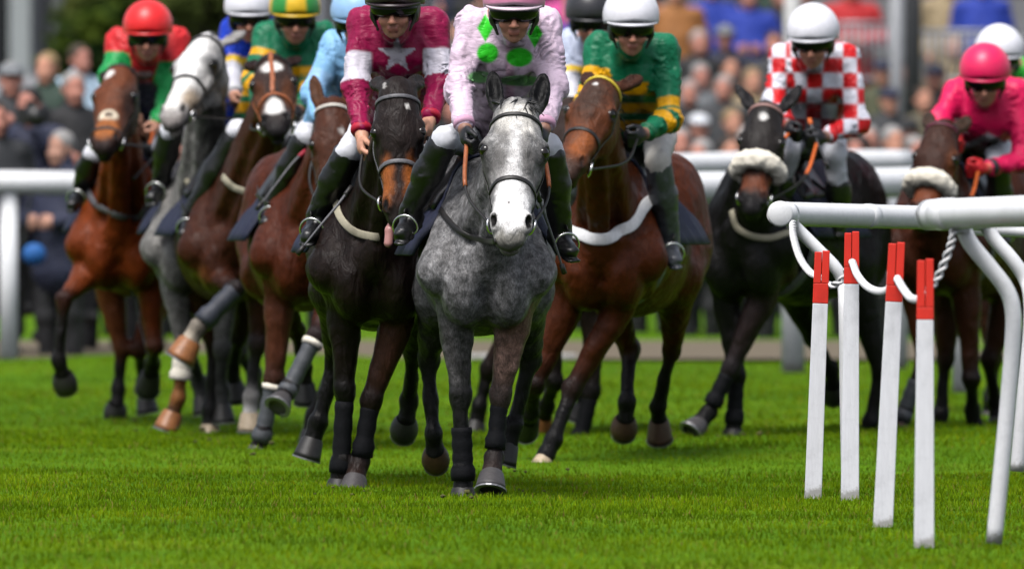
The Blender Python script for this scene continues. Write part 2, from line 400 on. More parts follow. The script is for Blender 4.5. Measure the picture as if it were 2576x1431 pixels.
def build_horse(cfg):
    H = Horse(); c = cfg
    yaw = math.radians(c.get('yaw', 0)); roll = math.radians(c.get('roll', 0))
    f = V(math.sin(yaw), -math.cos(yaw), 0); l = V(math.cos(yaw), math.sin(yaw), 0); z = V(0, 0, 1)
    l2 = l * math.cos(roll) + z * math.sin(roll); z2 = z * math.cos(roll) - l * math.sin(roll)
    D = c['D']; o = at(c['cx'], 800, D); o[2] = 0
    H.o, H.f, H.l, H.z, H.cfg = o, f, l, z, c
    dz = c.get('dz', -.12); bs = c.get('bs', 1.)
    piv = o + V(0, 0, .95)
    def L(x, y, zz):
        return piv + f * (x * bs) + l2 * (y * bs) + z2 * ((zz - .95) * bs + dz)
    H.L = L
    R = np.array([f, l2, z2])
    S = Sdf()
    coat = c['coat']; pts = c['points']; dap = c.get('dapple', 0.)
    mid = c.get('mid', coat * .55 + pts * .45)
    T = lambda col, dp=None: dict(c=(*col, dap if dp is None else dp))
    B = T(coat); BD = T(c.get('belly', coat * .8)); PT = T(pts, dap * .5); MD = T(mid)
    # trunk
    S.ell(L(-.57, 0, 1.085), V(.60, .275, .305) * bs, R, .05, B)
    S.ell(L(-.16, 0, 1.13), V(.38, .22, .29) * bs, R, .08, B)
    S.cone(L(-.04, 0, 1.44), L(-.34, 0, 1.44), .060 * bs, .075 * bs, .10, B)
    S.cone(L(-.4, 0, 1.37), L(-.98, 0, 1.40), .105 * bs, .16 * bs, .12, B)
    S.ell(L(-1.16, 0, 1.22), V(.34, .25, .29) * bs, R, .1, B)
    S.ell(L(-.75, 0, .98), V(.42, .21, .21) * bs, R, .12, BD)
    for s in (-1, 1):
        S.ell(L(-1.14, s * .15, 1.14), V(.29, .145, .36) * bs, R, .08, B)
        S.cone(L(-.06, s * .060, 1.40), L(.18, s * .195, 1.03), .070 * bs, .100 * bs, .08, B)
        S.ell(L(.215, s * .188, 1.045), V(.065, .065, .085) * bs, R, .04, B)
        S.cone(L(.19, s * .175, 1.02), L(.04, s * .145, .92), .090 * bs, .078 * bs, .04, B)
        S.ell(L(.205, s * .098, .965), V(.140, .098, .165) * bs, R, .022, B)
        S.ell(L(.17, s * .075, .875), V(.085, .055, .085) * bs, R, .018, B)
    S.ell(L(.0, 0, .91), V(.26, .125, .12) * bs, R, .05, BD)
    S.ell(L(.26, 0, 1.10), V(.10, .07, .12) * bs, R, .06, B)
    # head frame
    hs = c.get('hs', 1.06)
    pD = D - c.get('pf', .62) * bs
    poll = at(*c['poll'], pD)
    muz = solve(poll, *c['muzzle'], .60 * hs, -1, D)
    u = nrm(muz - poll); cdir = V(0, -1, 0)
    w0 = nrm(cdir - u * (cdir @ u)); hy = math.radians(c.get('hyaw', 0))
    v0 = np.cross(w0, u); v0 = -v0 if v0[0] < 0 else v0
    w = w0 * math.cos(hy) + v0 * math.sin(hy); v = v0 * math.cos(hy) - w0 * math.sin(hy)
    H.poll, H.u, H.v, H.w, H.hs = poll, u, v, w, hs
    hw = c.get('hw', 1.07)
    def HL(a, b, d): return poll + (u * a + v * b * hw + w * d) * hs
    H.HL = HL
    RH = np.array([u, v, w])
    # neck
    nb = L(.02, 0, 1.27); n1 = L(.10, 0, 1.12)
    pk = HL(.05, 0, -.06); th = HL(.17, 0, -.17)
    S.cone(nb, pk, .135 * bs, .072, .08, B, sq=(l2, .70))
    S.cone(n1, th, .205 * bs, .082, .08, B, sq=(l2, .78))
    S.cone(nb * .5 + n1 * .5, (pk + th) * .5, .155 * bs, .085, .06, B, sq=(l2, .74))
    for s in (-1, 1):      # jugular grooves and the strap muscle beside the windpipe
        S.cone(HL(.20, s * .080, -.20), L(.32, s * .075, 1.17), .020, .034, .045, None, 's')
    # head
    hc = c.get('headcol', coat); HB = T(hc, c.get('headdap', dap)); MZ = T(c.get('muzcol', pts), 0.)
    def e(cc, rr, k, t, op='u'): S.ell(HL(*cc), V(*rr) * V(1, hw, 1) * hs, RH, k, t, op)
    def cn(a, b, ra, rb, k, t): S.cone(HL(*a), HL(*b), ra * hs, rb * hs, k, t)
    e((.07, 0, -.03), (.11, .078, .085), .05, HB)
    e((.19, 0, -.012), (.14, .092, .070), .04, HB)
    S.cone(HL(.24, 0, -.012), HL(.50, 0, -.030), .068 * hs, .056 * hs, .03, HB, sq=(w, .82))
    for s in (-1, 1): cn((.30, s * .030, -.03), (.52, s * .024, -.035), .040, .036, .03, HB)
    for s in (-1, 1):
        e((.21, s * .086, -.010), (.050, .026, .034), .022, HB)
        e((.20, s * .055, -.125), (.125, .036, .105), .04, HB)
        cn((.22, s * .036, -.17), (.50, s * .014, -.085), .038, .030, .03, HB)
        cn((.27, s * .078, -.05), (.42, s * .052, -.055), .020, .012, .035, HB)
    e((.545, 0, -.04), (.080, .061, .056), .035, MZ)
    for s in (-1, 1): e((.540, s * .049, -.008), (.044, .021, .032), .016, MZ)
    e((.60, 0, -.042), (.034, .046, .038), .02, MZ)
    e((.585, 0, -.092), (.040, .036, .026), .015, MZ)
    for s in (-1, 1):
        e((.546, s * .056, .014), (.030, .011, .020), .008, MZ, 's')
        e((.222, s * .110, .002), (.022, .014, .017), .012, MZ, 's')
    # mouth line
    S.cone(HL(.61, -.06, -.072), HL(.61, .06, -.072), .007 * hs, .007 * hs, .006, MZ, 's')
    # ears
    sp, bk = c.get('ears', (14, 10)); el_ = c.get('earlen', .17)
    ECOL = T(c.get('earcol', pts * .6 + coat * .4), 0.)
    for s in (-1, 1):
        sd = math.radians(sp if np.isscalar(sp) else (sp[0] if s < 0 else sp[1])); bd = math.radians(bk)
        ed = nrm(-u * math.cos(sd) * math.cos(bd) + v * s * math.sin(sd) - w * math.sin(bd))
        ew = nrm(w + v * s * c.get('earturn', .25)); ew = nrm(ew - ed * (ew @ ed)); ev = np.cross(ed, ew)
        base = HL(.0, s * .062, -.035); RE = np.array([ed, ev, ew])
        mid_ = base + ed * el_ * .48 * hs
        S.ell(mid_, V(el_ * .60, .036, .026) * hs, RE, .02, ECOL)
        S.ell(mid_ + ew * .022 * hs + ed * .01, V(el_ * .42, .022, .020) * hs, RE, .008, None, 's')
        H.__dict__['ear%d' % s] = (base, ed)
    # legs
    H.feet = []; H.cannons = []
    for i, lg in enumerate(c['legs']):
        fore = lg['k'] == 'f'; s = lg['s']; sg = lg.get('sg', (0, 0, 0)); hfb = lg.get('L', 1.)
        col1 = T(lg.get('col', coat)); col2 = T(lg.get('kcol', pts), dap * .4); col3 = T(lg.get('ccol', pts), 0)
        if fore:
            a = L(.10, s * .135, .93); k = solve(a, *lg['p'][0], .40 * hfb, sg[0], D)
            ft = solve(k, *lg['p'][1], .285 * hfb, sg[1], D); hf = solve(ft, *lg['p'][2], .13 * hfb, sg[2], D)
            up = L(.13, s * .150, 1.0)
            S.cone(up, a * .6 + k * .4, .084 * bs, .064, .025, T(lg.get('col', coat)))
            S.cone(a * .7 + k * .3, k, .070, .039, .03, dict(c=(*(np.array(lg.get('col', coat)) * .6 + np.array(lg.get('kcol', pts)) * .4), dap)))
            S.ell(a * .55 + k * .45 + f * .030 + l * s * .018, V(.034, .036, .14), ortho(a - k, l), .02, col1)
            S.ell(a * .62 + k * .38 + f * .018 - l * s * .034, V(.030, .026, .11), ortho(a - k, l), .02, col1)
        else:
            hp = L(-1.12, s * .15, 1.1); st = L(-.92, s * .18, .93)
            if 'st' in lg: st = solve(hp, *lg['st'], .30, -1, D)
            k = solve(st, *lg['p'][0], .44 * hfb, sg[0], D)
            ft = solve(k, *lg['p'][1], .36 * hfb, sg[1], D); hf = solve(ft, *lg['p'][2], .13 * hfb, sg[2], D)
            S.cone(hp, st, .16 * bs, .12 * bs, .07, B)
            S.cone(st, k, .105 * bs, .044, .05, dict(c=(*(np.array(lg.get('col', coat)) * .75 + np.array(lg.get('kcol', pts)) * .25), dap)))
            S.ell(k - f * .03 + z * .03, V(.035, .028, .06), ortho(st - k, l), .03, col2)
        S.ell(k, V(.046, .047, .056), ortho(k - ft, l), .018, col2)
        if fore: S.ell(k + f * .012 + nrm(k - ft) * .02, V(.036, .044, .022), ortho(k - ft, l), .012, col2)
        cr = .0285 if fore else .030
        S.cone(k, k * .45 + ft * .55, .037, cr, .02, col3)
        S.cone(k * .5 + ft * .5, ft, cr, .034, .012, col3)
        bkv = nrm(np.cross(nrm(k - ft), l)); bkv = bkv if bkv @ f < 0 else -bkv
        S.cone(k + bkv * .014, ft + bkv * .016, .024, .025, .014, col3)          # tendons
        S.ell(ft + bkv * .006, V(.046, .041, .044), ortho(k - ft, l), .02, col3)
        d = nrm(hf - ft); cor = ft + d * .085
        S.cone(ft, cor, .036, .043, .02, T(lg.get('pcol', lg.get('ccol', pts)), 0))
        H.feet.append((lg, ft, cor, hf, k)); H.cannons.append((k, ft))
    if c.get('tailend') is not None or True:
        tb = L(-1.47, 0, 1.36); S.cone(L(-1.38, 0, 1.36), tb, .06, .045, .05, B)
        H.tailbase = tb
    se = c['seed']
    def disp(p):
        return -.0055 * vnoise(p, .085, se) - .0032 * vnoise(p, .034, se + 3)
    vox = c.get('vox', .014)
    vs, fs = S.mesh(vox, disp)
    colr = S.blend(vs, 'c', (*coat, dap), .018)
    # shading of the coat pattern: face marks live in the head frame
    q = (vs - poll) @ np.array([u, v, w]).T / hs / V(1, hw, 1)
    onhead = (q[:, 0] > -.2) & (q[:, 0] < .7) & (np.abs(q[:, 1]) < .16) & (q[:, 2] > -.25)
    nz = vnoise(vs, .02, se + 9)
    for mk in c.get('marks', []) + [dict(k='hole', u=.546, v=s_ * .056, w=.012, r=(.034, .0145, .026), c=V(.006, .005, .005)) for s_ in (-1, 1)] + [dict(k='hole', u=.222, v=s_ * .100, w=.0, r=(.036, .03, .030), c=V(.012, .010, .010)) for s_ in (-1, 1)]:
        colm = np.array(mk['c']); dd = mk.get('dap', 0.)
        if mk['k'] == 'spot':
            r = np.sqrt(((q[:, 0] - mk['u']) / mk['ru']) ** 2 + ((q[:, 1] - mk.get('v', 0)) / mk['rv']) ** 2) + nz * mk.get('n', .12)
            t = (1 - sstep(1 - mk.get('soft', .25), 1 + mk.get('soft', .25), r)) * onhead * (q[:, 2] > mk.get('wmin', -.03))
        elif mk['k'] == 'all':      # region of the head along u
            t = sstep(mk['u0'] - .03, mk['u0'] + .03, q[:, 0] + nz * .02) * (1 - sstep(mk['u1'] - .03, mk['u1'] + .03, q[:, 0] + nz * .02)) * onhead * sstep(mk.get('w0', -.3) - .03, mk.get('w0', -.3) + .03, q[:, 2])
        elif mk['k'] == 'hole':
            r = np.sqrt(((q[:, 0] - mk['u']) / mk['r'][0]) ** 2 + ((q[:, 1] - mk['v']) / mk['r'][1]) ** 2 + ((q[:, 2] - mk['w']) / mk['r'][2]) ** 2); t = 1 - sstep(.75, 1.1, r)
        elif mk['k'] == 'body':
            r = np.sqrt((((vs - L(*mk['at'])) / np.array(mk['r'])) ** 2).sum(1)) + nz * .3
            t = 1 - sstep(.6, 1.2, r)
        t = t[:, None] * mk.get('a', 1.)
        colr = colr * (1 - t) + np.array([*colm, dd]) * t
    for s_ in (-1, 1):
        base, ed = H.__dict__['ear%d' % s_]; rel = vs - base; hh_ = rel @ ed; dd_ = np.linalg.norm(rel - hh_[:, None] * ed, axis=1)
        t = (sstep(.02, .06, hh_) * (dd_ < .05) * (hh_ < .3))[:, None]; colr = colr * (1 - t) + np.array([*c.get('earin', c.get('earcol', pts * .6 + coat * .4) * .8), 0.]) * t
    root = empty('horse', (o[0], o[1], 0), c['label'], 'horse', 'galloping racehorses')
    H.root = root
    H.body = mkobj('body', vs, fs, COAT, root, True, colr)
    H.bvh = BVHTree.FromPolygons(vs.tolist(), fs.tolist())
    # eyes
    for s in (-1, 1):
        H.eye = mkobj('eye', *uvsph(HL(.222, s * .090, .004), .0230 * hs, 14, 10), EYE, root)
    # hooves, shoes and leg wraps
    for lg, ft, cor, hf, k in H.feet:
        hoof(H, lg, ft, cor, hf)
        wr = lg.get('wrap')
        if wr:
            t0, t1 = wr.get('t', (.12, .98)); n = 10
            path = [k + (ft - k) * t for t in np.linspace(t0, t1, n)]
            if wr.get('over', 0): path += [ft + (cor - ft) * t for t in (.3, .6)]
            n = len(path)
            rr = [wr.get('r', .042) * (1 + .05 * math.sin(i * 2.1)) + (.008 if i > n - 4 else 0) for i in range(n)]
            w_ = mkobj('leg_boot', *tube(path, rr, 16), wr.get('m', BOOTWRAP), root)
            for tt in wr.get('straps', ()):
                p0 = path[0] * (1 - tt) + path[-1] * tt; ax = nrm(path[-1] - path[0])
                i = min(n - 1, int(tt * n))
                mkobj('strap', *tube([p0 - ax * .006, p0 + ax * .006], rr[i] + .0015, 16), STRAP, w_)
            if wr.get('cuff'):
                p0 = path[0]; ax = nrm(path[-1] - path[0])
                mkobj('cuff', *tube([p0 - ax * .014, p0, p0 + ax * .014], [.05, .053, .05], 16), WOOL, w_)
    # tail
    tail(H, c)
    mane(H, c)
    return H

def uvsph(c, r, nu=16, nv=10, R=None, sc=(1, 1, 1)):
    vs, fs = [], []
    R = np.eye(3) if R is None else np.array(R)
    for j in range(nv + 1):
        ph = math.pi * j / nv
        for i in range(nu):
            th = 2 * math.pi * i / nu
            p = V(math.sin(ph) * math.cos(th) * sc[0], math.sin(ph) * math.sin(th) * sc[1], math.cos(ph) * sc[2]) * r
            vs.append(V(*c) + p @ R)
    for j in range(nv):
        for i in range(nu):
            i2 = (i + 1) % nu; fs.append((j * nu + i, (j + 1) * nu + i, (j + 1) * nu + i2, j * nu + i2))
    return np.array(vs), fs

def hoof(H, lg, ft, cor, hf):
    d = nrm(hf - ft)
    if lg.get('hz', 0) >= 1.05 and lg['k'] == 'h' or lg.get('flex'): d = nrm(d + V(0, .75, 0) * lg.get('flex', 1.))
    if lg.get('flat', 0): d = nrm(V(0, 0, -1) * lg['flat'] + d * (1 - lg['flat']))
    fw = H.f - d * (H.f @ d)
    if np.linalg.norm(fw) < .3: fw = V(0, 0, 1) - d * d[2]
    fw = nrm(fw); sd = np.cross(d, fw); sz = lg.get('hz', 1.06) * .94
    hgt = .082 * sz; N = 20; vs = []
    rings = [(-.012, .040, .044, 0), (0, .048, .050, 0), (.35, .054, .057, .012), (.75, .059, .062, .024), (1., .063, .065, .032)]
    fl_ = lg.get('hz', 0) >= 1.05 and lg['k'] == 'h' or lg.get('flex')
    if fl_: rings = [(-.012, .042, .046, 0), (0, .050, .052, 0), (.35, .060, .063, .006), (.72, .062, .066, .010), (1., .053, .057, .012)]
    def ring(t, rx, ry, off):
        o = []
        for i in range(N):
            th = 2 * math.pi * i / N; cx, sy = math.cos(th), math.sin(th)
            x = cx * ry if cx > 0 else cx * ry * .78
            o.append(cor + d * (t * hgt if t > 0 else t) + fw * (x + off) * sz + sd * sy * rx * sz)
        return o
    for r in rings: vs += ring(*r)
    fs = []
    for j in range(len(rings) - 1):
        for i in range(N): fs.append((j * N + i, j * N + (i + 1) % N, (j + 1) * N + (i + 1) % N, (j + 1) * N + i))
    # concave sole
    b = (len(rings) - 1) * N; s2 = len(vs)
    vs += [cor + d * hgt * .86 + fw * .03 + (p - cor - d * hgt - fw * .03) * .62 for p in vs[b:b + N]]
    for i in range(N): fs.append((b + i, b + (i + 1) % N, s2 + (i + 1) % N, s2 + i))
    fs.append(tuple(s2 + i for i in range(N)))
    h = mkobj('hoof', vs, fs, HOOFS[lg.get('hoof', 'dark')], H.root)
    # shoe: horseshoe rim under the wall
    vv, ff = [], []; M = 15; sk_, off_ = (.86, .012) if fl_ else (1., .032)
    for i in range(M):
        th = math.radians(-140 + 280 * i / (M - 1)); cx, sy = math.cos(th), math.sin(th)
        for rr_, tt in ((1.04, 1.0), (1.04, 1.09), (.72, 1.09), (.72, 1.0)):
            x = cx * .065 if cx > 0 else cx * .065 * .78
            vv.append(cor + d * tt * hgt + fw * (x * rr_ * sk_ + off_) * sz + sd * sy * .063 * rr_ * sz * sk_)
    for i in range(M - 1):
        for j in range(4): ff.append((i * 4 + j, i * 4 + (j + 1) % 4, (i + 1) * 4 + (j + 1) % 4, (i + 1) * 4 + j))
    ff += [(0, 1, 2, 3), ((M - 1) * 4 + 3, (M - 1) * 4 + 2, (M - 1) * 4 + 1, (M - 1) * 4)]
    mkobj('shoe', vv, ff, SHOE, h, False)

def strands(roots, dirs, lens, rad, droop, rng, seg=5, sides=4):
    parts = []
    for p, d, ln in zip(roots, dirs, lens):
        q = V(*p); dd = V(*d); path = [q.copy()]
        for i in range(seg):
            dd = nrm(dd + V(0, 0, -droop / seg) + V(*(rng.randn(3) * .07))); q = q + dd * ln / seg; path.append(q.copy())
        r = np.linspace(rad, rad * .15, seg + 1)
        parts.append(tube(path, r, sides))
    return join(parts)
def tail(H, c):
    rng = np.random.RandomState(c['seed']); n = 46; sway = c.get('tailsway', 0.)
    roots = [H.tailbase + rng.randn(3) * .022 for _ in range(n)]
    dirs = [-H.f * .9 + V(sway, 0, .25) + rng.randn(3) * .13 for _ in range(n)]
    vs, fs = strands(roots, dirs, rng.uniform(.5, .85, n), .013, 1.5, rng, 7)
    mkobj('tail', vs, fs, hair_mat(c.get('hair', 'black'), c.get('haircol', (.008, .007, .006))), H.root)
def mane(H, c):
    rng = np.random.RandomState(c['seed'] + 5); hm = hair_mat(c.get('hair', 'black'), c.get('haircol', (.008, .007, .006)))
    a = H.HL(.02, 0, -.06); b = H.L(-.05, 0, 1.50); side = c.get('maneside', 1)
    n = 70; roots, dirs, lens = [], [], []
    up = nrm(np.cross(nrm(b - a), H.l)); up = up if up[2] > 0 else -up
    for i in range(n):
        t = i / n + rng.uniform(0, .02); p = a * (1 - t) + b * t + up * (.10 + .06 * math.sin(t * 3.1)) * .85
        hit = H.bvh.ray_cast(Vector(p + up * .3), Vector(-up), .6)
        if hit[0] is not None: p = V(*hit[0]) - up * .006
        roots.append(p + H.l * rng.randn() * .012); dirs.append(up * .5 + H.l * side * rng.uniform(-.2, 1.) - H.f * rng.uniform(0, .9)); lens.append(rng.uniform(.07, .14))
    vs, fs = strands(roots, dirs, lens, .010, 1.5, rng, 4)
    mkobj('mane', vs, fs, hm, H.root)
    nf = c.get('forelock', 16)
    if nf:
        roots = [H.HL(-.005 + rng.uniform(-.015, .01), rng.randn() * .02, .012 + rng.uniform(-.03, .01)) for _ in range(nf)]
        dirs = [H.u * rng.uniform(.2, 1.) + H.w * .5 + H.v * (rng.randn() * .45 + c.get('forebias', 0)) for _ in range(nf)]
        vs, fs = strands(roots, dirs, rng.uniform(.05, c.get('forelen', .12), nf), .009, .4, rng, 4)
        mkobj('forelock', vs, fs, hm, H.root)

# ---- tack
def nrm_rows(a): return a / np.maximum(1e-9, np.linalg.norm(a, axis=1))[:, None]
def head_ring(H, u0, u1, off=.006, n=36, arc=(0, 360), wc=-.06):
    """loop round the head at u0 (front) sliding to u1 (behind), laid on the skin"""
    pts, nr = [], []
    for i in range(n):
        th = math.radians(arc[0] + (arc[1] - arc[0]) * i / (n if arc[1] - arc[0] >= 360 else n - 1))
        uu = u0 + (u1 - u0) * (.5 - .5 * math.cos(th))
        cdir = H.w * math.cos(th) + H.v * math.sin(th)
        cen = H.HL(uu, 0, wc)
        hit = H.bvh.ray_cast(Vector(cen + cdir * .32), Vector(-cdir), .4)
        if hit[0] is None: p = cen + cdir * .09
        else: p = V(*hit[0])
        pts.append(p + cdir * off); nr.append(cdir)
    pts = np.array(pts); closed = arc[1] - arc[0] >= 360
    if closed: pts = (np.roll(pts, 1, 0) + np.roll(pts, -1, 0) + 2 * pts) / 4
    return pts, nr, closed
def proj(H, px, py, off=.006):
    """survey pixel -> point on the horse's skin"""
    o = V(0, 0, CAM_H); d = nrm(at(px, py, 50.) - o)
    h = H.bvh.ray_cast(Vector(o + d * 30), Vector(d), 60)
    if h[0] is None: return None
    n = V(*h[1]); n = n if n @ d < 0 else -n
    return V(*h[0]) + n * off
def on_skin(H, p, off=.006):
    h = H.bvh.find_nearest(Vector(p)); n = V(*h[1]); pp = V(*p) - V(*h[0])
    if n @ pp < 0 and np.linalg.norm(pp) > .001: n = n
    return V(*h[0]) + n * off, n
def band(name, H, pxs, flat, mat, parent=None, off=.008, n=6):
    """strap laid on the chest along a surveyed line"""
    px = smooth_path([(x, y, 0) for x, y in pxs], 8); out = []; refs = []
    for x, y, _ in px:
        p = proj(H, x, y, off)
        if p is None: continue
        q, nn = on_skin(H, p, off); nn = nn if nn[1] < .2 else V(0, -1, 0); out.append(p); refs.append(nrm(nn + V(0, -.35, 0)))
    out = np.array(out); rf_ = np.array(refs)
    for _ in range(6): out[1:-1] = (out[:-2] + out[2:] + 2 * out[1:-1]) / 4
    for _ in range(14): rf_[1:-1] = (rf_[:-2] + rf_[2:] + rf_[1:-1]) / 3
    return mkobj(name, *tube(out, .01, 10, flat=flat, refs=list(rf_)), mat, parent or H.root)
def bridle(H, cfg):
    m = cfg.get('m', STRAP); root = H.root
    nb = cfg.get('nose', .36)
    B = None
    pts, nr, cl = head_ring(H, cfg.get('brow', .10), cfg.get('brow', .10) + .02, .005, 20, (-100, 100))
    B = mkobj('browband', *tube(pts, .01, 10, flat=(cfg.get('browt', .016), .007), refs=nr), cfg.get('browm', m), root)
    if cfg.get('wool'):
        pts, nr, cl = head_ring(H, nb, nb + .02, .02, 26, (-112, 112)); pts = smooth_path(pts, 3); nn = len(pts)
        r = [.034 + .015 * math.sin(math.pi * i / (nn - 1)) for i in range(nn)]
        vs, fs = tube(pts, r, 30)
        rng = np.random.RandomState(3); cen_ = np.repeat(pts, 30, 0); vs = vs + nrm_rows(vs - cen_) * (vnoise(vs, .02, 5) * .005 + vnoise(vs, .008, 2) * .004)[:, None]
        mkobj('sheepskin_noseband', vs, fs, WOOL, root)
    else:
        pts, nr, cl = head_ring(H, nb, nb + .05, .005, 36)
        mkobj('noseband', *tube(pts, .01, 10, closed=True, flat=(.019, .007), refs=nr), m, root)
    for s in (-1, 1):
        a = H.HL(.06, s * .09, -.07); b = H.HL(.25, s * .12, -.08); d = H.HL(.49, s * .07, -.075)
        path = []; refs = []
        for q in smooth_path([a, b, H.HL(.38, s * .09, -.08), d], 6):
            p, nn = on_skin(H, q, .006); path.append(p); refs.append(nn)
        path = np.array(path); path[1:-1] = (path[:-2] + path[2:] + 2 * path[1:-1]) / 4
        mkobj('cheekpiece', *tube(path, .01, 10, flat=(.012, .005), refs=refs), m, root)
        # bit ring
        rc, nn = on_skin(H, H.HL(.515, s * .075, -.07), .012)
        a1, a2 = frame_from(nn)
        ring = [rc + (a1 * math.cos(t) + a2 * math.sin(t)) * .030 for t in np.linspace(0, 2 * math.pi, 20, endpoint=False)]
        mkobj('bit_ring', *tube(ring, .0055, 8, closed=True), STEEL, root)
        H.__dict__['bit%d' % s] = rc
def rein(H, s, hand, m=None, sag=.05, r=.0065, grip=None):
    a = H.__dict__['bit%d' % s]; b = V(*hand); mid_ = (a + b) / 2 - V(0, 0, sag) + H.l * s * .05
    path = smooth_path([a, mid_, b], 8)
    o = mkobj('rein', *tube(path, r, 8), m or STRAP, H.root)
    if grip is not None: mkobj('rein_grip', *tube(path[len(path) // 2 + 1:], r * 1.5, 8), grip, o)
def wrap_sheet(H, name, x0, x1, a0, a1, off, mat, nx=14, na=30, flare=.0, thick=.012, zc=1.12, parent=None):
    """cloth laid over the back: x along the horse, angle from the top"""
    vs = []; fs = []
    for i in range(nx):
        x = x0 + (x1 - x0) * i / (nx - 1)
        for j in range(na):
            th = math.radians(a0 + (a1 - a0) * j / (na - 1))
            cd = H.l * math.sin(th) + V(0, 0, 1) * math.cos(th); cen = H.L(x, 0, zc)
            h = H.bvh.ray_cast(Vector(cen + cd * .9), Vector(-cd), 1.0)
            p = V(*h[0]) if h[0] is not None else cen + cd * .3
            fl = flare * max(0, (abs(th) - .9)) ** 1.5
            rip = .012 * math.sin(x * 37 + j * .3) * min(1, abs(th))
            vs.append(p + cd * (off + fl + rip))
    for i in range(nx - 1):
        for j in range(na - 1): fs.append((i * na + j, i * na + j + 1, (i + 1) * na + j + 1, (i + 1) * na + j))
    o = mkobj(name, vs, fs, mat, parent or H.root)
    md = o.modifiers.new('thickness', 'SOLIDIFY'); md.thickness = thick; md.offset = 0
    return o
def saddle(H):
    wrap_sheet(H, 'saddle_cloth', -.74, -.08, -94, 94, .012, H.cfg.get('clothm', NAVY), flare=.12)
    s = wrap_sheet(H, 'saddle', -.52, -.16, -52, 52, .030, LEATHER, thick=.024, nx=10, na=18)
    wrap_sheet(H, 'girth', -.25, -.15, 80, 280, .010, STRAPGREY, nx=3, na=30, zc=1.08, thick=.008)
# ------------------------------------------------------------------ the field of runners
BAY = V(.135, .040, .014); BAY2 = V(.105, .030, .011); DKBAY = V(.038, .016, .010); BRN = V(.022, .012, .009)
BLK = V(.011, .010, .011); PBLK = V(.0042, .0038, .004); WHITE = V(.66, .64, .61)
W_ = dict(t=(.14, 1.0), r=.040, over=1)
def F(s, *p, sg=(0, 0, 0), **k): return dict(k='f', s=s, p=p, sg=sg, **k)
def Hd(s, *p, sg=(0, 0, 0), **k): return dict(k='h', s=s, p=p, sg=sg, **k)
GREY = V(.130, .128, .129)
CFG = {}
CFG['lead'] = dict(label='dappled dark grey horse with pale face leading the field', D=47.7, cx=1222, yaw=1, seed=11, vox=.0098, hw=1.17, coat=GREY, points=V(.006, .0058, .0064), mid=V(.03, .028, .028), dapple=.95,
    belly=V(.085, .083, .082), poll=(1300, 264), muzzle=(1284, 590), hs=1.12, pf=.62, headcol=V(.17, .167, .164), headdap=.8, muzcol=V(.60, .59, .57), ears=(8, -4), earlen=.160, earturn=.1,
    earcol=V(.006, .006, .0063), earin=V(.0028, .0028, .003), haircol=(.005, .005, .0055), hair='dark_grey', forelock=60, forelen=.13, forebias=.4,
    marks=[dict(k='spot', u=.11, v=0, ru=.085, rv=.062, c=V(.52, .50, .46), soft=.4, n=.25, dap=.3), dict(k='spot', u=.30, v=0, ru=.20, rv=.022, c=V(.56, .55, .54), soft=.5, n=.4, dap=.35),
           dict(k='spot', u=.34, v=-.055, ru=.05, rv=.03, c=V(.30, .29, .28), soft=.6, n=.5, a=.8), dict(k='spot', u=.35, v=.055, ru=.06, rv=.025, c=V(.28, .27, .26), soft=.6, n=.5, a=.8),
           dict(k='spot', u=.19, v=-.035, ru=.045, rv=.022, c=V(.15, .145, .14), soft=.6, n=.6, a=.7), dict(k='spot', u=.22, v=.03, ru=.04, rv=.018, c=V(.16, .155, .15), soft=.6, n=.6, a=.7), dict(k='spot', u=.27, v=-.045, ru=.05, rv=.02, c=V(.12, .115, .11), soft=.6, n=.6, a=.8), dict(k='spot', u=.28, v=.048, ru=.05, rv=.02, c=V(.11, .105, .10), soft=.6, n=.6, a=.8),
           dict(k='spot', u=.47, v=0, ru=.125, rv=.055, c=V(.80, .79, .78), soft=.25), dict(k='all', u0=.585, u1=.9, c=V(.09, .085, .065), a=.85), dict(k='spot', u=.47, v=-.01, ru=.007, rv=.006, c=V(.06, .05, .05)),
           dict(k='spot', u=.34, v=.105, ru=.12, rv=.035, c=V(.055, .053, .052), soft=.6, n=.4, wmin=-.3, a=.85), dict(k='spot', u=.34, v=-.105, ru=.12, rv=.035, c=V(.055, .053, .052), soft=.6, n=.4, wmin=-.3, a=.85), dict(k='body', at=(.12, .15, .80), r=(.12, .12, .14), c=V(.14, .082, .062), dap=.5)],
    legs=[F(-1, (1158, 1000), (1165, 1178), (1165, 1236), kcol=V(.005, .005, .0053), col=V(.075, .072, .071), wrap=dict(W_, t=(.42, 1.0), r=.043, straps=()), hoof='dark', flat=.8),
          F(1, (1258, 996), (1243, 1150), (1234, 1214), sg=(-1, -.3, -1), col=V(.17, .105, .082), kcol=V(.014, .0135, .014), ccol=V(.008, .007, .007), pcol=V(.03, .02, .017), wrap=dict(W_, t=(.15, .86), r=.0365, over=0), hoof='grey', hz=1.12, flat=.3),
          Hd(-1, (1078, 905), (1090, 1090), (1096, 1158), sg=(1, -.3, 1), kcol=V(.010, .0095, .010), col=V(.03, .028, .028), hoof='brown', hz=1.05),
          Hd(1, (1335, 905), (1292, 1070), (1275, 1125), sg=(1, 0, 0), col=V(.035, .033, .032), kcol=V(.012, .011, .011), hoof='dark')])
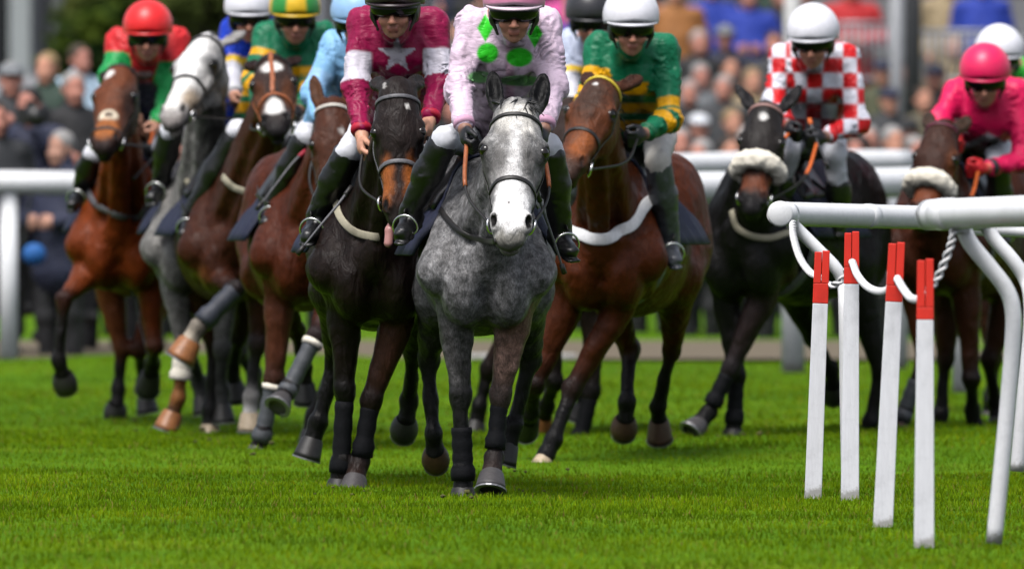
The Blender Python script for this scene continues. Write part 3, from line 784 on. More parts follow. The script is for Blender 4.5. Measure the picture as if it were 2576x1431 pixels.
CFG['maroon'] = dict(label='near-black brown horse with its tongue out beside the leading grey', D=48.9, cx=945, yaw=0, seed=23, vox=.0112, coat=V(0.0091, 0.0049, 0.0038), points=V(.005,.0045,.0045), poll=(999, 212), muzzle=(1006, 545), hs=1.0, pf=.66,
    ears=(12, 55), earlen=.15, earcol=V(.02, .017, .016), muzcol=V(.05, .018, .01), headcol=V(.016, .011, .010), forelock=6,
    marks=[dict(k='spot', u=.44, v=.05, ru=.09, rv=.028, c=V(.28, .085, .02), soft=.6, n=.3, wmin=-.2), dict(k='spot', u=.44, v=-.05, ru=.09, rv=.028, c=V(.28, .085, .02), soft=.6, n=.3, wmin=-.2), dict(k='all', u0=.55, u1=.9, c=V(.016, .014, .014), a=.9),
           dict(k='spot', u=.12, v=.04, ru=.012, rv=.008, c=WHITE), dict(k='spot', u=.01, v=-.05, ru=.02, rv=.006, c=WHITE, a=.5)],
    legs=[F(-1, (868, 985), (858, 1160), (851, 1222), sg=(0, 0, 0), wrap=W_, hoof='dark', flat=.6), F(1, (934, 1005), (908, 1160), (887, 1224), sg=(-1, 0, -1), col=V(.06, .024, .014), wrap=dict(W_, t=(.1, .92), over=0), pcol=V(.03, .016, .012), hoof='grey', flat=.4, hz=1.1),
          Hd(-1, (845, 905), (800, 1060), (782, 1118), sg=(1, 0, 0), hoof='dark'), Hd(1, (1040, 880), (1030, 1010), (1016, 1082), sg=(1, .6, 1), hoof='dark', hz=1.08)])
CFG['hoops'] = dict(label='bay horse with white breast girth and yellow browband right of the grey', D=52.6, cx=1535, yaw=-9, seed=37, vox=.0122, coat=V(0.0650, 0.0142, 0.0032), points=PBLK, poll=(1517, 205), muzzle=(1425, 425), hs=1.02, pf=.66, hyaw=-24,
    ears=(24, 16), earlen=.15, earcol=V(.05, .018, .010), headcol=V(.10, .032, .013), muzcol=V(.035, .02, .015), forelock=3,
    marks=[dict(k='spot', u=.16, v=0, ru=.13, rv=.06, c=V(.045, .022, .014), soft=.5, n=.3), dict(k='spot', u=.09, v=.0, ru=.010, rv=.010, c=WHITE), dict(k='spot', u=.45, v=.03, ru=.08, rv=.05, c=V(.22, .065, .018), soft=.6)],
    legs=[F(-1, (1345, 968), (1335, 1040), (1332, 1062), sg=(-1, .6, 1), hoof='dark'), F(1, (1440, 975), (1392, 1105), (1362, 1172), sg=(-.6, -.5, -1), hoof='cream', hz=.85, L=1.05, kcol=V(.012, .010, .010)),
          Hd(-1, (1585, 880), (1577, 1010), (1571, 1078), sg=(1, -.5, 1), hoof='brown', hz=1.12), Hd(1, (1690, 880), (1655, 1022), (1660, 1078), sg=(1, .5, 1), hoof='brown')])
CFG['blue'] = dict(label='bay horse with pale browband half hidden behind the maroon jockey', D=54.4, cx=778, yaw=3, seed=41, coat=V(0.0594, 0.0126, 0.0040), points=V(.008, .006, .006), poll=(838, 262), muzzle=(838, 545), pf=.6, hs=.98, ears=(10, 5), earlen=.17, earcol=V(.08, .03, .012),
    headcol=V(.06, .021, .011), marks=[dict(k='spot', u=.17, v=.04, ru=.02, rv=.012, c=WHITE, a=.6)], forelock=2,
    legs=[F(-1, (690, 955), (662, 1085), (648, 1130), sg=(-.6, 0, 0), col=V(.085, .026, .012), kcol=V(.045, .018, .012), wrap=dict(W_, m='grey', cuff=1), hoof='grey', hz=1.0), F(1, (795, 845), (728, 975), (703, 1014), sg=(-1, -.6, -.8), wrap=dict(W_, m='grey', cuff=1), hoof='grey', hz=1.1, kcol=V(.015, .014, .016)),
          Hd(-1, (745, 830), (765, 925), (768, 985), sg=(1, .5, .6), hoof='dark'), Hd(1, (860, 880), (790, 1040), (780, 1110), sg=(1, .5, 1), hoof='dark')])
CFG['starbay'] = dict(label='dark bay horse with white star, snip and tan bridle', D=57.2, cx=588, yaw=4, seed=53, coat=V(0.0381, 0.0103, 0.0040), points=V(.008, .0072, .008), poll=(683, 152), muzzle=(694, 318), hs=1.02, pf=.70, ears=(26, 20), earlen=.15, headcol=V(.032, .017, .013),
    marks=[dict(k='spot', u=.15, v=-.0, ru=.042, rv=.05, c=WHITE), dict(k='spot', u=.46, v=0, ru=.07, rv=.045, c=WHITE, n=.1), dict(k='spot', u=.35, v=.07, ru=.10, rv=.03, c=V(.10, .035, .014), soft=.6, wmin=-.2), dict(k='spot', u=.35, v=-.07, ru=.10, rv=.03, c=V(.10, .035, .014), soft=.6, wmin=-.2), dict(k='body', at=(.2, .16, .93), r=(.12, .12, .10), c=V(.20, .055, .018)), dict(k='body', at=(.2, -.12, .92), r=(.12, .12, .08), c=V(.16, .045, .016))], forelock=4,
    legs=[F(-1, (592, 728), (500, 822), (463, 885), sg=(-1, -.4, -1), pcol=V(.55, .48, .38), ccol=V(.012, .012, .014), wrap=dict(W_, t=(.0, .9), r=.05, over=0, m='navyboot'), hoof='tan', hz=1.3), F(1, (648, 865), (630, 1000), (628, 1075), sg=(0, 0, 0), hoof='cream', pcol=WHITE),
          Hd(-1, (540, 870), (527, 1030), (527, 1088), sg=(.6, 0, 0), hoof='cream', pcol=V(.02, .02, .02)), Hd(1, (600, 850), (583, 925), (592, 985), sg=(1, .5, 1), kcol=V(.02, .019, .02), hoof='dark')])
CFG['grey2'] = dict(label='light grey horse with white face turned to the left', D=58.2, cx=505, yaw=-3, seed=59, coat=V(0.168, 0.163, 0.153), points=V(.045, .045, .045), dapple=.4, poll=(522, 100), muzzle=(424, 296), hs=1.08, pf=.66, hyaw=-40, ears=(24, 14), earlen=.14, earcol=V(.28, .27, .26),
    headcol=V(.36, .35, .34), headdap=.1, muzcol=V(.36, .34, .33), hair='pale', haircol=(.16, .16, .16), forelock=8, forelen=.09,
    marks=[dict(k='spot', u=.22, v=.0, ru=.26, rv=.062, c=V(.74, .73, .71), soft=.3), dict(k='spot', u=.46, v=.0, ru=.12, rv=.042, c=V(.70, .68, .64), soft=.3), dict(k='spot', u=.21, v=.10, ru=.05, rv=.04, c=V(.13, .13, .13), soft=.5, wmin=-.2), dict(k='spot', u=.46, v=.06, ru=.06, rv=.03, c=V(.34, .27, .20), soft=.6, wmin=-.2), dict(k='all', u0=.57, u1=.9, c=V(.16, .14, .13), a=.8)],
    legs=[F(-1, (462, 880), (448, 1000), (424, 1068), sg=(-.6, 0, -1), wrap=dict(W_, t=(.05, .62), r=.05, over=0, m='wool', straps=()), ccol=V(.28, .11, .03), pcol=V(.012, .012, .012), hoof='tan', hz=1.15), F(1, (560, 880), (555, 980), (560, 1030), sg=(0, .5, 0), hoof='dark'),
          Hd(-1, (470, 860), (500, 960), (510, 1010), sg=(1, 1, 0), hoof='dark'), Hd(1, (600, 880), (640, 940), (640, 985), sg=(1, .5, 1), hoof='dark')])
CFG['redcap'] = dict(label='bright bay horse with black lower legs at the far left of the field', D=59.7, cx=312, yaw=-3, seed=61, coat=V(0.1388, 0.0262, 0.0040), points=V(.007, .006, .006), poll=(305, 178), muzzle=(258, 362), hs=1.04, pf=.72, hyaw=-16, ears=(24, 30), earlen=.14, earcol=V(.02, .012, .01), headcol=V(.12, .036, .014), muzcol=V(.016, .012, .012), hair='black',
    marks=[dict(k='spot', u=.09, v=-.04, ru=.030, rv=.024, c=WHITE), dict(k='spot', u=.40, v=0, ru=.040, rv=.046, c=V(.62, .55, .42), soft=.15, n=.05), dict(k='spot', u=.395, v=0, ru=.018, rv=.022, c=V(.08, .05, .04)), dict(k='spot', u=.50, v=0, ru=.075, rv=.07, c=V(.27, .09, .025), soft=.3), dict(k='spot', u=.26, v=.09, ru=.12, rv=.05, c=V(.04, .02, .014), soft=.6, wmin=-.3)], forelock=8,
    legs=[F(-1, (160, 755), (148, 905), (162, 958), sg=(-1, .5, .6), col=V(.17, .035, .007), kcol=V(.008, .007, .0075), hoof='dark', hz=1.15, flex=.5), F(1, (390, 872), (384, 915), (380, 938), sg=(-1, 1, .5), kcol=V(.05, .018, .01), hoof='dark', hz=1.15),
          Hd(-1, (306, 870), (297, 978), (290, 1036), sg=(.6, 0, -.5), col=V(.16, .045, .014), kcol=V(.11, .035, .014), hoof='dark', hz=1.1), Hd(1, (350, 880), (360, 960), (365, 990), sg=(1, 1, 0), hoof='dark')])
CFG['check'] = dict(label='black horse with white sheepskin noseband and small star', D=56.4, cx=1898, yaw=-21, roll=7, seed=67, coat=V(0.0060, 0.0055, 0.0056), points=PBLK, poll=(1928, 268), muzzle=(1890, 518), hs=1.0, pf=.66, hyaw=-10, ears=((34, 24), 6), earlen=.185, earcol=BLK, headcol=V(.017, .014, .013), muzcol=V(.012, .011, .012),
    marks=[dict(k='spot', u=.10, v=-.0, ru=.022, rv=.020, c=WHITE), dict(k='all', u0=.42, u1=.52, c=V(.12, .035, .015), w0=-.09, a=.9), dict(k='body', at=(.05, .15, .85), r=(.15, .1, .2), c=V(.03, .014, .011))], forelock=4,
    legs=[F(-1, (1853, 945), (1848, 1040), (1844, 1092), sg=(0, 0, 0), wrap=W_, hoof='dark'), F(1, (1838, 925), (1783, 1035), (1745, 1084), sg=(-1, 0, -1), wrap=dict(W_, t=(.15, .85), over=0), hoof='grey', L=1.08, col=V(.022, .013, .012), kcol=V(.018, .015, .017)),
          Hd(-1, (2045, 850), (2090, 930), (2098, 978), sg=(1, .6, .5), hoof='dark', hz=1.15), Hd(1, (2215, 930), (2190, 1060), (2178, 1112), sg=(.6, 0, 0), hoof='dark')])
CFG['pink'] = dict(label='bay horse with white sheepskin noseband under the hot pink jockey', D=58.0, cx=2365, yaw=-15, roll=6, seed=71, coat=V(0.0436, 0.0119, 0.0047), points=PBLK, poll=(2372, 315), muzzle=(2318, 545), hs=1.0, pf=.66, hyaw=-14, ears=(16, 22), earlen=.15, earcol=V(.05, .03, .02), headcol=V(.042, .017, .011),
    marks=[dict(k='all', u0=.42, u1=.52, c=V(.16, .045, .018), w0=-.09, a=.9), dict(k='spot', u=.3, v=.09, ru=.14, rv=.03, c=V(.11, .036, .014), soft=.6, wmin=-.3)], forelock=4,
    legs=[F(-1, (2325, 905), (2275, 1035), (2261, 1090), sg=(-1, 0, -.5), col=V(.16, .045, .016), kcol=V(.13, .035, .014), wrap=dict(W_, t=(.4, 1.), over=1, m='grey'), hoof='brown', L=1.05), F(1, (2444, 955), (2444, 1034), (2460, 1094), sg=(-1, .6, .3), hoof='dark', hz=1.15, flex=.5),
          Hd(-1, (2378, 905), (2366, 1040), (2370, 1092), sg=(1, 0, 0), hoof='dark'), Hd(1, (2490, 905), (2500, 1010), (2510, 1060), sg=(1, .5, 0), hoof='dark')])
CFG['blackcap'] = dict(label='dark brown horse hidden behind the bay with the white breast girth', D=57.0, cx=1435, yaw=-4, seed=73, coat=BRN, points=PBLK, poll=(1432, 258), muzzle=(1440, 470), pf=.66, ears=(20, 10), hyaw=0, forelock=3, earcol=V(.09, .03, .012),
    legs=[F(-1, (1395, 960), (1375, 1020), (1368, 1045), sg=(-1, .6, .5), hoof='tan'), F(1, (1488, 985), (1462, 1090), (1446, 1132), sg=(-.6, 0, 0), hoof='dark', wrap=W_), Hd(-1, (1230, 930), (1205, 1020), (1196, 1070), sg=(.6, 0, 0), hoof='dark'), Hd(1, (1500, 880), (1480, 985), (1462, 1030), sg=(1, .5, 0), hoof='dark')])
CFG['whitecap'] = dict(label='brown horse mostly hidden behind the bay at the far right', D=61.0, cx=2520, yaw=3, seed=79, coat=V(0.0425, 0.0161, 0.0094), points=PBLK, poll=(2505, 300), muzzle=(2480, 480), pf=.66, forelock=0,
    legs=[F(-1, (2500, 900), (2495, 1000), (2490, 1040), sg=(0, 0, 0), hoof='dark'), F(1, (2590, 850), (2600, 960), (2605, 1010), sg=(-1, 0, 0), hoof='dark'), Hd(-1, (2560, 860), (2570, 950), (2575, 1000), sg=(1, 0, 0), hoof='dark'), Hd(1, (2640, 860), (2650, 950), (2655, 1000), sg=(1, 0, 0), hoof='dark')])
GREYBOOT = plain('grey_boot', (.055, .060, .068), .55, var=.25, scale=70, bmp=.4); NAVYBOOT = plain('navy_boot', (.022, .026, .040), .6, var=.3, scale=70, bmp=.4)
for c in CFG.values():
    for lg in c['legs']:
        if lg.get('wrap') and isinstance(lg['wrap'].get('m'), str): lg['wrap'] = dict(lg['wrap'], m={'grey': GREYBOOT, 'navyboot': NAVYBOOT, 'wool': WOOL}[lg['wrap']['m']])
ONLY = globals().get('ONLY_HORSES')
HS = {}
for k_, c_ in CFG.items():
    if ONLY and k_ not in ONLY: continue
    HS[k_] = build_horse(c_); saddle(HS[k_])
print('horses', round(time.time() - T0, 1))
TANL = plain('tan_leather', (.30, .085, .025), .5, var=.3); PALE = plain('pale_strap', (.55, .52, .46), .6); YEL = plain('yellow_browband', (.55, .42, .03), .6); ORG = plain('orange_rubber', (.62, .12, .015), .6); BEIGE = plain('beige_girth', (.36, .33, .24), .7); WHT = plain('white_girth', (.75, .75, .75), .7, bmp=.4, scale=60); BURG = plain('burgundy_strap', (.10, .012, .03), .6); PINKST = plain('pinkish_strap', (.30, .17, .15), .6)
for k_, b_ in dict(lead=dict(nose=.36, brow=.085), maroon=dict(nose=.36, brow=.075, m=STRAPGREY), hoops=dict(nose=.36, brow=.035, browm=YEL), blue=dict(nose=.40, brow=.03, browm=PALE), starbay=dict(nose=.36, brow=.06, m=TANL, browm=STRAP), grey2=dict(nose=.33, brow=.05),
                   redcap=dict(nose=.50, brow=.02), check=dict(nose=.36, brow=.03, browm=PINKST, wool=1), pink=dict(nose=.38, brow=.03, browm=BURG, wool=1), blackcap=dict(nose=.36), whitecap=dict(nose=.36)).items():
    if k_ in HS: bridle(HS[k_], b_)
def bg(k, pxs, flat, m, off=.01, name='breast_girth'):
    if k in HS: band(name, HS[k], pxs, flat, m, off=off)
bg('lead', [(1112, 530), (1125, 550), (1165, 585), (1205, 600), (1250, 606)], (.024, .009), STRAP)
bg('maroon', [(848, 500), (855, 540), (885, 575), (930, 594), (985, 592), (1030, 570)], (.034, .010), BEIGE)
bg('hoops', [(1418, 565), (1450, 590), (1500, 600), (1550, 592), (1590, 560), (1612, 525), (1632, 508)], (.055, .016), WHT, off=.016)
bg('starbay', [(565, 445), (590, 470), (630, 482), (680, 476), (710, 455)], (.034, .012), BEIGE)
bg('redcap', [(218, 470), (240, 510), (285, 535), (330, 548), (355, 540), (372, 500)], (.035, .012), STRAPGREY)
bg('check', [(1845, 530), (1855, 570), (1890, 592), (1940, 598), (1985, 585)], (.032, .012), BEIGE)
bg('grey2', [(470, 450), (490, 475), (520, 490)], (.03, .01), BEIGE)
if 'starbay' in HS:
    h_ = HS['starbay']
    pth = []; rf = []
    for uu in np.linspace(.0, .36, 12):
        p, n_ = on_skin(h_, h_.HL(uu, 0, .09), .005); pth.append(p); rf.append(n_)
    mkobj('face_strap', *tube(pth, .01, 10, flat=(.022, .008), refs=rf), TANL, h_.root)
if 'maroon' in HS:
    h_ = HS['maroon']; TONG = plain('tongue', (.45, .22, .20), .35, var=.15)
    a = h_.HL(.60, -.035, -.075); S_ = Sdf()
    S_.cone(a, a + V(-.006, -.02, -.03), .014, .02, .01); S_.cone(a + V(-.006, -.02, -.03), a + V(-.012, -.03, -.085), .02, .019, .01)
    mkobj('tongue', *S_.mesh(.004), TONG, h_.root)
# ------------------------------------------------------------------ jockeys
SKINC = V(.60, .30, .20); LIPC = V(.38, .13, .10)
HELM = mat_cloth('cap_silk', .38, .5, False, .1)
GLOVE = plain('glove', (.014, .014, .018), .6, var=.4, scale=90, bmp=.4)
def fist(S, hc, d, up, inn, t, sc=1.0):
    """closed hand: palm, four curled fingers of different lengths and a thumb laid over them"""
    a = nrm(up - d * (up @ d)); b = nrm(inn - d * (inn @ d) - a * (inn @ a))
    S.ell(hc, V(.044, .040, .019) * sc, np.array([d, a, b]), .012, t)
    for i, ln in enumerate((.92, 1.05, 1.0, .80)):
        k = hc + d * .034 * sc + a * (1.5 - i) * .0195 * sc
        p1 = k + (d * .020 + b * .018) * sc * ln; p2 = k + (d * .004 + b * .043) * sc * ln; p3 = k + (-d * .022 + b * .034) * sc * ln
        S.cone(k, p1, .0105 * sc, .0098 * sc, .004, t); S.cone(p1, p2, .0098 * sc, .009 * sc, .004, t); S.cone(p2, p3, .009 * sc, .008 * sc, .004, t)
    tb = hc - d * .02 * sc + a * .034 * sc + b * .010 * sc; t1 = tb + (d * .034 + a * .014 + b * .014) * sc; t2 = t1 + (d * .022 + b * .016 - a * .004) * sc
    S.cone(tb, t1, .014 * sc, .011 * sc, .008, t); S.cone(t1, t2, .011 * sc, .009 * sc, .005, t)

def build_jockey(H, c):
    D = H.cfg['D']; J = {}
    X = dict(head=.34, sh=.08, el=.18, ha=.38, kn=.16, an=.02)
    X.update(c.get('X', {}))
    def P(name, key): return at(*c[name], D - X[key])
    head = P('head', 'head'); up = V(0, 0, 1)
    fy = math.radians(c.get('fyaw', 0)); fp = math.radians(c.get('fpitch', 8)); fr = math.radians(c.get('froll', 0))
    fd = V(math.sin(fy) * math.cos(fp), -math.cos(fy) * math.cos(fp), -math.sin(fp)); hl = nrm(np.cross(fd, up)); hl = hl if hl[0] > 0 else -hl
    hu = nrm(np.cross(hl, fd)); hu = hu if hu[2] > 0 else -hu
    hl, hu = hl * math.cos(fr) + hu * math.sin(fr), hu * math.cos(fr) - hl * math.sin(fr)
    def HH(a, b, d): return head + (hl * a + hu * b + fd * d) * 1.04
    RHd = np.array([hl, hu, fd])
    sh = {s: P('sh%+d' % s, 'sh') + V(0, 0, .026) for s in (-1, 1)}; el = {s: P('el%+d' % s, 'el') for s in (-1, 1)}; ha = {s: P('ha%+d' % s, 'ha') for s in (-1, 1)}
    mids = (sh[-1] + sh[1]) / 2; lat = nrm(sh[1] - sh[-1])
    pel = H.L(-.52, 0, c.get('pz', 1.62)); pel = pel + H.l * (((mids - pel) @ H.l) * .5); nb = mids + up * .045 + H.f * .06
    chest = mids * .72 + pel * .28 - up * .055
    root = empty('person', (H.o[0], H.o[1], float(pel[2]) - .6), c['label'], 'jockey', 'jockeys on the racehorses')
    vox = c.get('vox', .0105)
    # body: head, neck, hands, plus the limbs under the clothes
    S = Sdf(); t = dict(c=SKINC); tl = dict(c=LIPC); tg = dict(c=V(.012, .012, .016) if c.get('glove', 1) else SKINC)
    if c.get('glovecol') is not None: tg = dict(c=V(*c['glovecol']))
    e = lambda cc, r, k, tt=t, op='u': S.ell(HH(*cc), V(*r), RHd, k, tt, op)
    e((0, .04, -.01), (.074, .085, .094), .03); e((0, -.03, .025), (.061, .082, .068), .03); e((0, -.082, .036), (.046, .034, .047), .02)
    e((0, -.104, .064), (.019, .016, .016), .02)
    S.cone(HH(0, -.004, .088), HH(0, -.043, .112), .009, .0125, .012, dict(c=V(.58, .26, .17)))
    S.cone(HH(-.042, .020, .080), HH(.042, .020, .080), .012, .012, .015, t)
    for s in (-1, 1):
        e((s * .012, -.046, .102), (.010, .008, .010), .008, dict(c=V(.48, .19, .13))); e((s * .040, -.040, .066), (.022, .024, .020), .02, dict(c=V(.58, .25, .17)))
        e((s * .026, .0, .094), (.016, .010, .008), .01, None, 's')
        e((s * .078, -.01, -.005), (.010, .030, .018), .01)
    S.cone(HH(-.019, -.070, .087), HH(.019, -.070, .087), .0055, .0055, .005, tl); S.cone(HH(-.016, -.080, .085), HH(.016, -.080, .085), .0062, .0062, .005, tl)
    S.cone(HH(-.02, -.0752, .096), HH(.02, -.0752, .096), .0028, .0028, .003, None, 's')
    S.cone(HH(0, -.06, -.02), nb, .054, .06, .03, t)
    S.cone(mids, pel, .10, .11, .05, t); S.cone(sh[-1], sh[1], .05, .05, .05, t)
    for s in (-1, 1):
        wr = el[s] + (ha[s] - el[s]) * .80
        S.cone(sh[s], el[s], .045, .036, .03, t); S.cone(el[s], wr, .036, .026, .02, t); S.cone(wr, ha[s], .026, .028, .02, tg)
        fist(S, ha[s], nrm(ha[s] - el[s]), V(0, -.3, 1) + lat * s * .2, -lat * s, tg, 1.06)
    hip = {s: pel + H.l * s * .10 - up * .03 for s in (-1, 1)}; kn = {s: P('kn%+d' % s, 'kn') for s in (-1, 1)}; an = {s: P('an%+d' % s, 'an') for s in (-1, 1)}
    for s in (-1, 1): S.cone(hip[s], kn[s], .07, .045, .03, t); S.cone(kn[s], an[s], .04, .032, .02, t)
    vs, fs = S.mesh(vox * .76, None, .10)
    cl = S.blend(vs, 'c', tuple(SKINC), .006); q = (vs - head) @ RHd.T / 1.04
    br = (np.abs(q[:, 1] - .024) < .006) * (np.abs(np.abs(q[:, 0]) - .03) < .018) * (q[:, 2] > .05); cl[br > 0] *= .35
    stub = sstep(-.045, -.075, q[:, 1]) * (q[:, 2] > -.02) * (q[:, 1] > -.14) * (np.abs(q[:, 0]) < .07); cl *= (1 - .22 * stub)[:, None]
    mkobj('body', vs, fs, SKIN, root, True, cl)
    # jacket
    S = Sdf(); R = np.array([lat, nrm(np.cross(lat, nrm(pel - mids))), nrm(pel - mids)])
    S.ell(chest, (.170, .125, .24), R, .05, dict(c=0)); S.cone(chest, pel + up * .0, .145, .135, .05, dict(c=0), sq=(lat, 1.15))
    S.cone(sh[-1] * .94 + mids * .06, sh[1] * .94 + mids * .06, .069, .069, .06, dict(c=0)); S.cone(nb - up * .04, HH(0, -.095, -.02), .075, .062, .03, dict(c=0))
    S.ell(mids * .78 + pel * .22 + up * .075, (.165, .17, .10), None, .07, dict(c=0))
    if c.get('drape', 1): S.ell(mids - up * .10 + H.f * .02, (.15, .10, .13), None, .06, dict(c=0))
    bl = c.get('loose', .90)
    for s in (-1, 1):
        S.cone(sh[s], el[s], .073 * bl, .062 * bl, .05, dict(c=0)); wr = el[s] + (ha[s] - el[s]) * .70
        S.ell(el[s], V(.066, .066, .066) * bl, None, .03, dict(c=0)); S.cone(el[s], wr, .062 * bl, .043, .03, dict(c=0))
    sd = c.get('seed', 1)
    def disp(p):
        d = np.zeros(len(p))
        for s in (-1, 1):      # sleeve folds ring the arm, gathered at the elbow and slanting across the upper arm
            for a, b, f0, ph in ((sh[s], el[s], 150., 0.), (el[s], ha[s], 190., 1.3)):
                ab = b - a; h = (p - a) @ ab / (ab @ ab); rr = np.sqrt(((p - a - np.clip(h, 0, 1)[:, None] * ab) ** 2).sum(1))
                m = np.exp(-np.maximum(0, rr - .085) / .015) * ((h > -.15) & (h < 1.05))
                ln = h * np.linalg.norm(ab); sk = ((p - a) @ lat) * s * .9 + vnoise(p, .07, sd + s) * .075
                wv = np.sin((ln + sk) * f0 * (1 + .25 * vnoise(p, .12, sd + 7)) + ph)
                d += m * .0072 * np.sign(wv) * np.abs(wv) ** .7 * np.clip(.30 + .8 * vnoise(p, .07, sd + 11), 0, 1)
        d += -.0105 * vnoise(p * V(1, 1, .5) + V(0, 0, 1) * p[:, :1] * .4, .046, sd + 21) - .0014 * vnoise(p * V(.6, 1, 1.3), .024, sd + 23)
        rd = np.abs(vnoise(p * V(1, 1, .45) + V(0, 0, 7), .045, sd + 5)); d += .007 * np.exp(-rd / .11)
        return d
    vs, fs = S.mesh(vox, disp)
    # pattern coordinates: a lateral, b height, on the chest; arm parameter along each sleeve
    a = (vs - mids) @ lat; b = vs[:, 2] - mids[2]
    armt = np.full(len(vs), -1.); arms = np.zeros(len(vs))
    for s in (-1, 1):
        best = np.full(len(vs), 9.)
        for i, (p0, p1) in enumerate(((sh[s], el[s]), (el[s], ha[s]))):
            ab = p1 - p0; h = np.clip((vs - p0) @ ab / (ab @ ab), 0, 1); dd = np.sqrt(((vs - p0 - h[:, None] * ab) ** 2).sum(1))
            m = (dd < .105 * bl) & (dd < best) & ((i == 1) | ((vs - sh[s]) @ lat * s > -.035) | (h > .35)); best[m] = dd[m]; armt[m] = i + h[m]; arms[m] = s
    col = c['silk'](a, b, armt, arms, vs)
    mkobj('jacket', vs, fs, SILK, root, True, col)
    for s in (-1, 1):      # knitted cuffs
        p0 = el[s] + (ha[s] - el[s]) * .66; p1 = el[s] + (ha[s] - el[s]) * .76
        mkobj('cuff', *tube([p0, (p0 + p1) / 2, p1], [.044, .047, .040], 16), plain('cuff_%d' % sd, c.get('cuffc', (.6, .6, .62)), .6, var=.15, bmp=.3), root)
    # breeches and boots
    S = Sdf(); S.ell(pel - up * .02, (.15, .15, .12), None, .04)
    bt = c.get('boottop', .10)
    for s in (-1, 1):
        S.cone(hip[s], kn[s], .080, .055, .05); S.cone(kn[s], kn[s] + (an[s] - kn[s]) * (.35 if bt < .3 else bt + .1), .055, .050, .02)
    vs, fs = S.mesh(vox * 1.15, lambda p: -.006 * vnoise(p, .05, sd + 31) - .003 * vnoise(p, .02, sd + 32), .08)
    mkobj('breeches', vs, fs, c.get('breechm', BREECH), root)
    for s in (-1, 1):
        S = Sdf(); k2 = kn[s] + (an[s] - kn[s]) * bt; ax = nrm(an[s] - kn[s])
        S.cone(k2, k2 * .6 + an[s] * .4, .064, .062, .02); S.cone(k2 * .6 + an[s] * .4, an[s], .062, .046, .03)
        td = nrm(H.f * .82 - up * .22 + lat * s * .25)
        S.ell(an[s] - td * .03 - up * .03, (.045, .05, .05), None, .03); S.cone(an[s] - up * .045 - td * .04, an[s] - up * .062 + td * .13, .040, .036, .03, sq=(np.cross(td, lat * s), .85))
        sole = an[s] - up * .092 + td * .045; sn = nrm(np.cross(np.cross(td, up), td))
        S.cone(an[s] - up * .080 - td * .055, an[s] - up * .096 + td * .14, .030, .034, .012, sq=(sn, .35))
        vs, fs = S.mesh(vox, lambda p: -.004 * vnoise(p * V(1, 1, 2.2), .035, sd + 41) * 1.0, .06)
        mkobj('riding_boot', vs, fs, c.get('bootm', LEATHER), root)
        # stirrup iron hangs from the saddle
        fx = np.cross(td, sn); fx = nrm(fx); cc = an[s] - up * .075 + td * .07
        pth = [cc + fx * .053 * math.sin(t_) + sn * .054 * math.cos(t_) * (1.0 if math.cos(t_) > 0 else .62) + sn * .022 for t_ in np.linspace(0, 2 * math.pi, 22, endpoint=False)]
        st = mkobj('stirrup', *tube(pth, .005, 8, closed=True), STEEL, H.root)
        tp = cc + sn * .085; sk_ = H.L(-.28, s * .24, 1.35)
        mkobj('stirrup_leather', *tube(smooth_path([tp, (tp + sk_) / 2 + lat * s * .02, sk_], 5), .01, 8, flat=(.025, .006), refs=[lat * s] * 11), STRAP, st)
    # helmet under its silk cap
    hv, hf, hcol = [], [], []; NU, NV = 40, 14; R3 = V(.116, .128, .138); hcen = (0, .045, -.016)
    for j in range(NV + 1):
        for i in range(NU):
            th = 2 * math.pi * i / NU; fr_ = math.cos(th)         # th=0 at the front
            low = .0 - .016 * (1 - fr_) - .012 * abs(math.sin(th))
            phm = math.acos(max(-.5, min(.5, (low) / R3[1]))); ph = phm * j / NV
            r_ = math.sin(ph) * (1 + .02 * math.sin(2 * ph))
            p = (hcen[0] + R3[0] * r_ * math.sin(th), hcen[1] + R3[1] * math.cos(ph), hcen[2] + R3[2] * r_ * fr_)
            hv.append(HH(*p)); hcol.append(c['cap'](th, ph / phm, p))
    for j in range(NV):
        for i in range(NU): hf.append((j * NU + i, j * NU + (i + 1) % NU, (j + 1) * NU + (i + 1) % NU, (j + 1) * NU + i))
    hv = np.array(hv); hv += (vnoise(hv, .05, sd) * .0015)[:, None] * hu
    hm = mkobj('helmet', hv, hf, HELM, root, True, np.array(hcol))
    md = hm.modifiers.new('thickness', 'SOLIDIFY'); md.thickness = .010; md.offset = -1
    # rolled edge and short peak
    ed = hv[NV * NU:(NV + 1) * NU]
    pk = []; pf = []; M = 15
    for i in range(M):
        th = math.radians(-70 + 140 * i / (M - 1)); q0 = V(hcen[0] + R3[0] * math.sin(th), hcen[1] + .0, hcen[2] + R3[2] * math.cos(th)); k_ = math.cos(th * 90 / 70) ** .6 if abs(th * 90 / 70) < 1.57 else 0
        o_ = V(math.sin(th), -.45, math.cos(th)); ln = c.get('peak', .014) * k_ + .006
        for dz_ in (.004, -.004):
            pk.append(HH(*(q0 + V(0, dz_ - .012, -.004)))); pk.append(HH(*(q0 + V(0, dz_ - .012, -.004) + o_ * ln)))
    for i in range(M - 1):
        a_, b_ = i * 4, (i + 1) * 4
        pf += [(a_, b_, b_ + 1, a_ + 1), (a_ + 2, a_ + 3, b_ + 3, b_ + 2), (a_ + 1, b_ + 1, b_ + 3, a_ + 3)]
    mkobj('peak', pk, pf, HELM, hm, True, np.tile(c['cap'](0, 1.2, (0, 0, .2)), (len(pk), 1)))
    # harness: ear guards and chin strap
    S = Sdf()
    for s in (-1, 1):
        S.ell(HH(s * .088, -.012, -.012), (.016, .05, .06), RHd, .015)
        S.cone(HH(s * .090, -.03, .03), HH(s * .064, -.082, .040), .011, .008, .01); S.cone(HH(s * .064, -.082, .040), HH(s * .028, -.118, .056), .008, .007, .008)
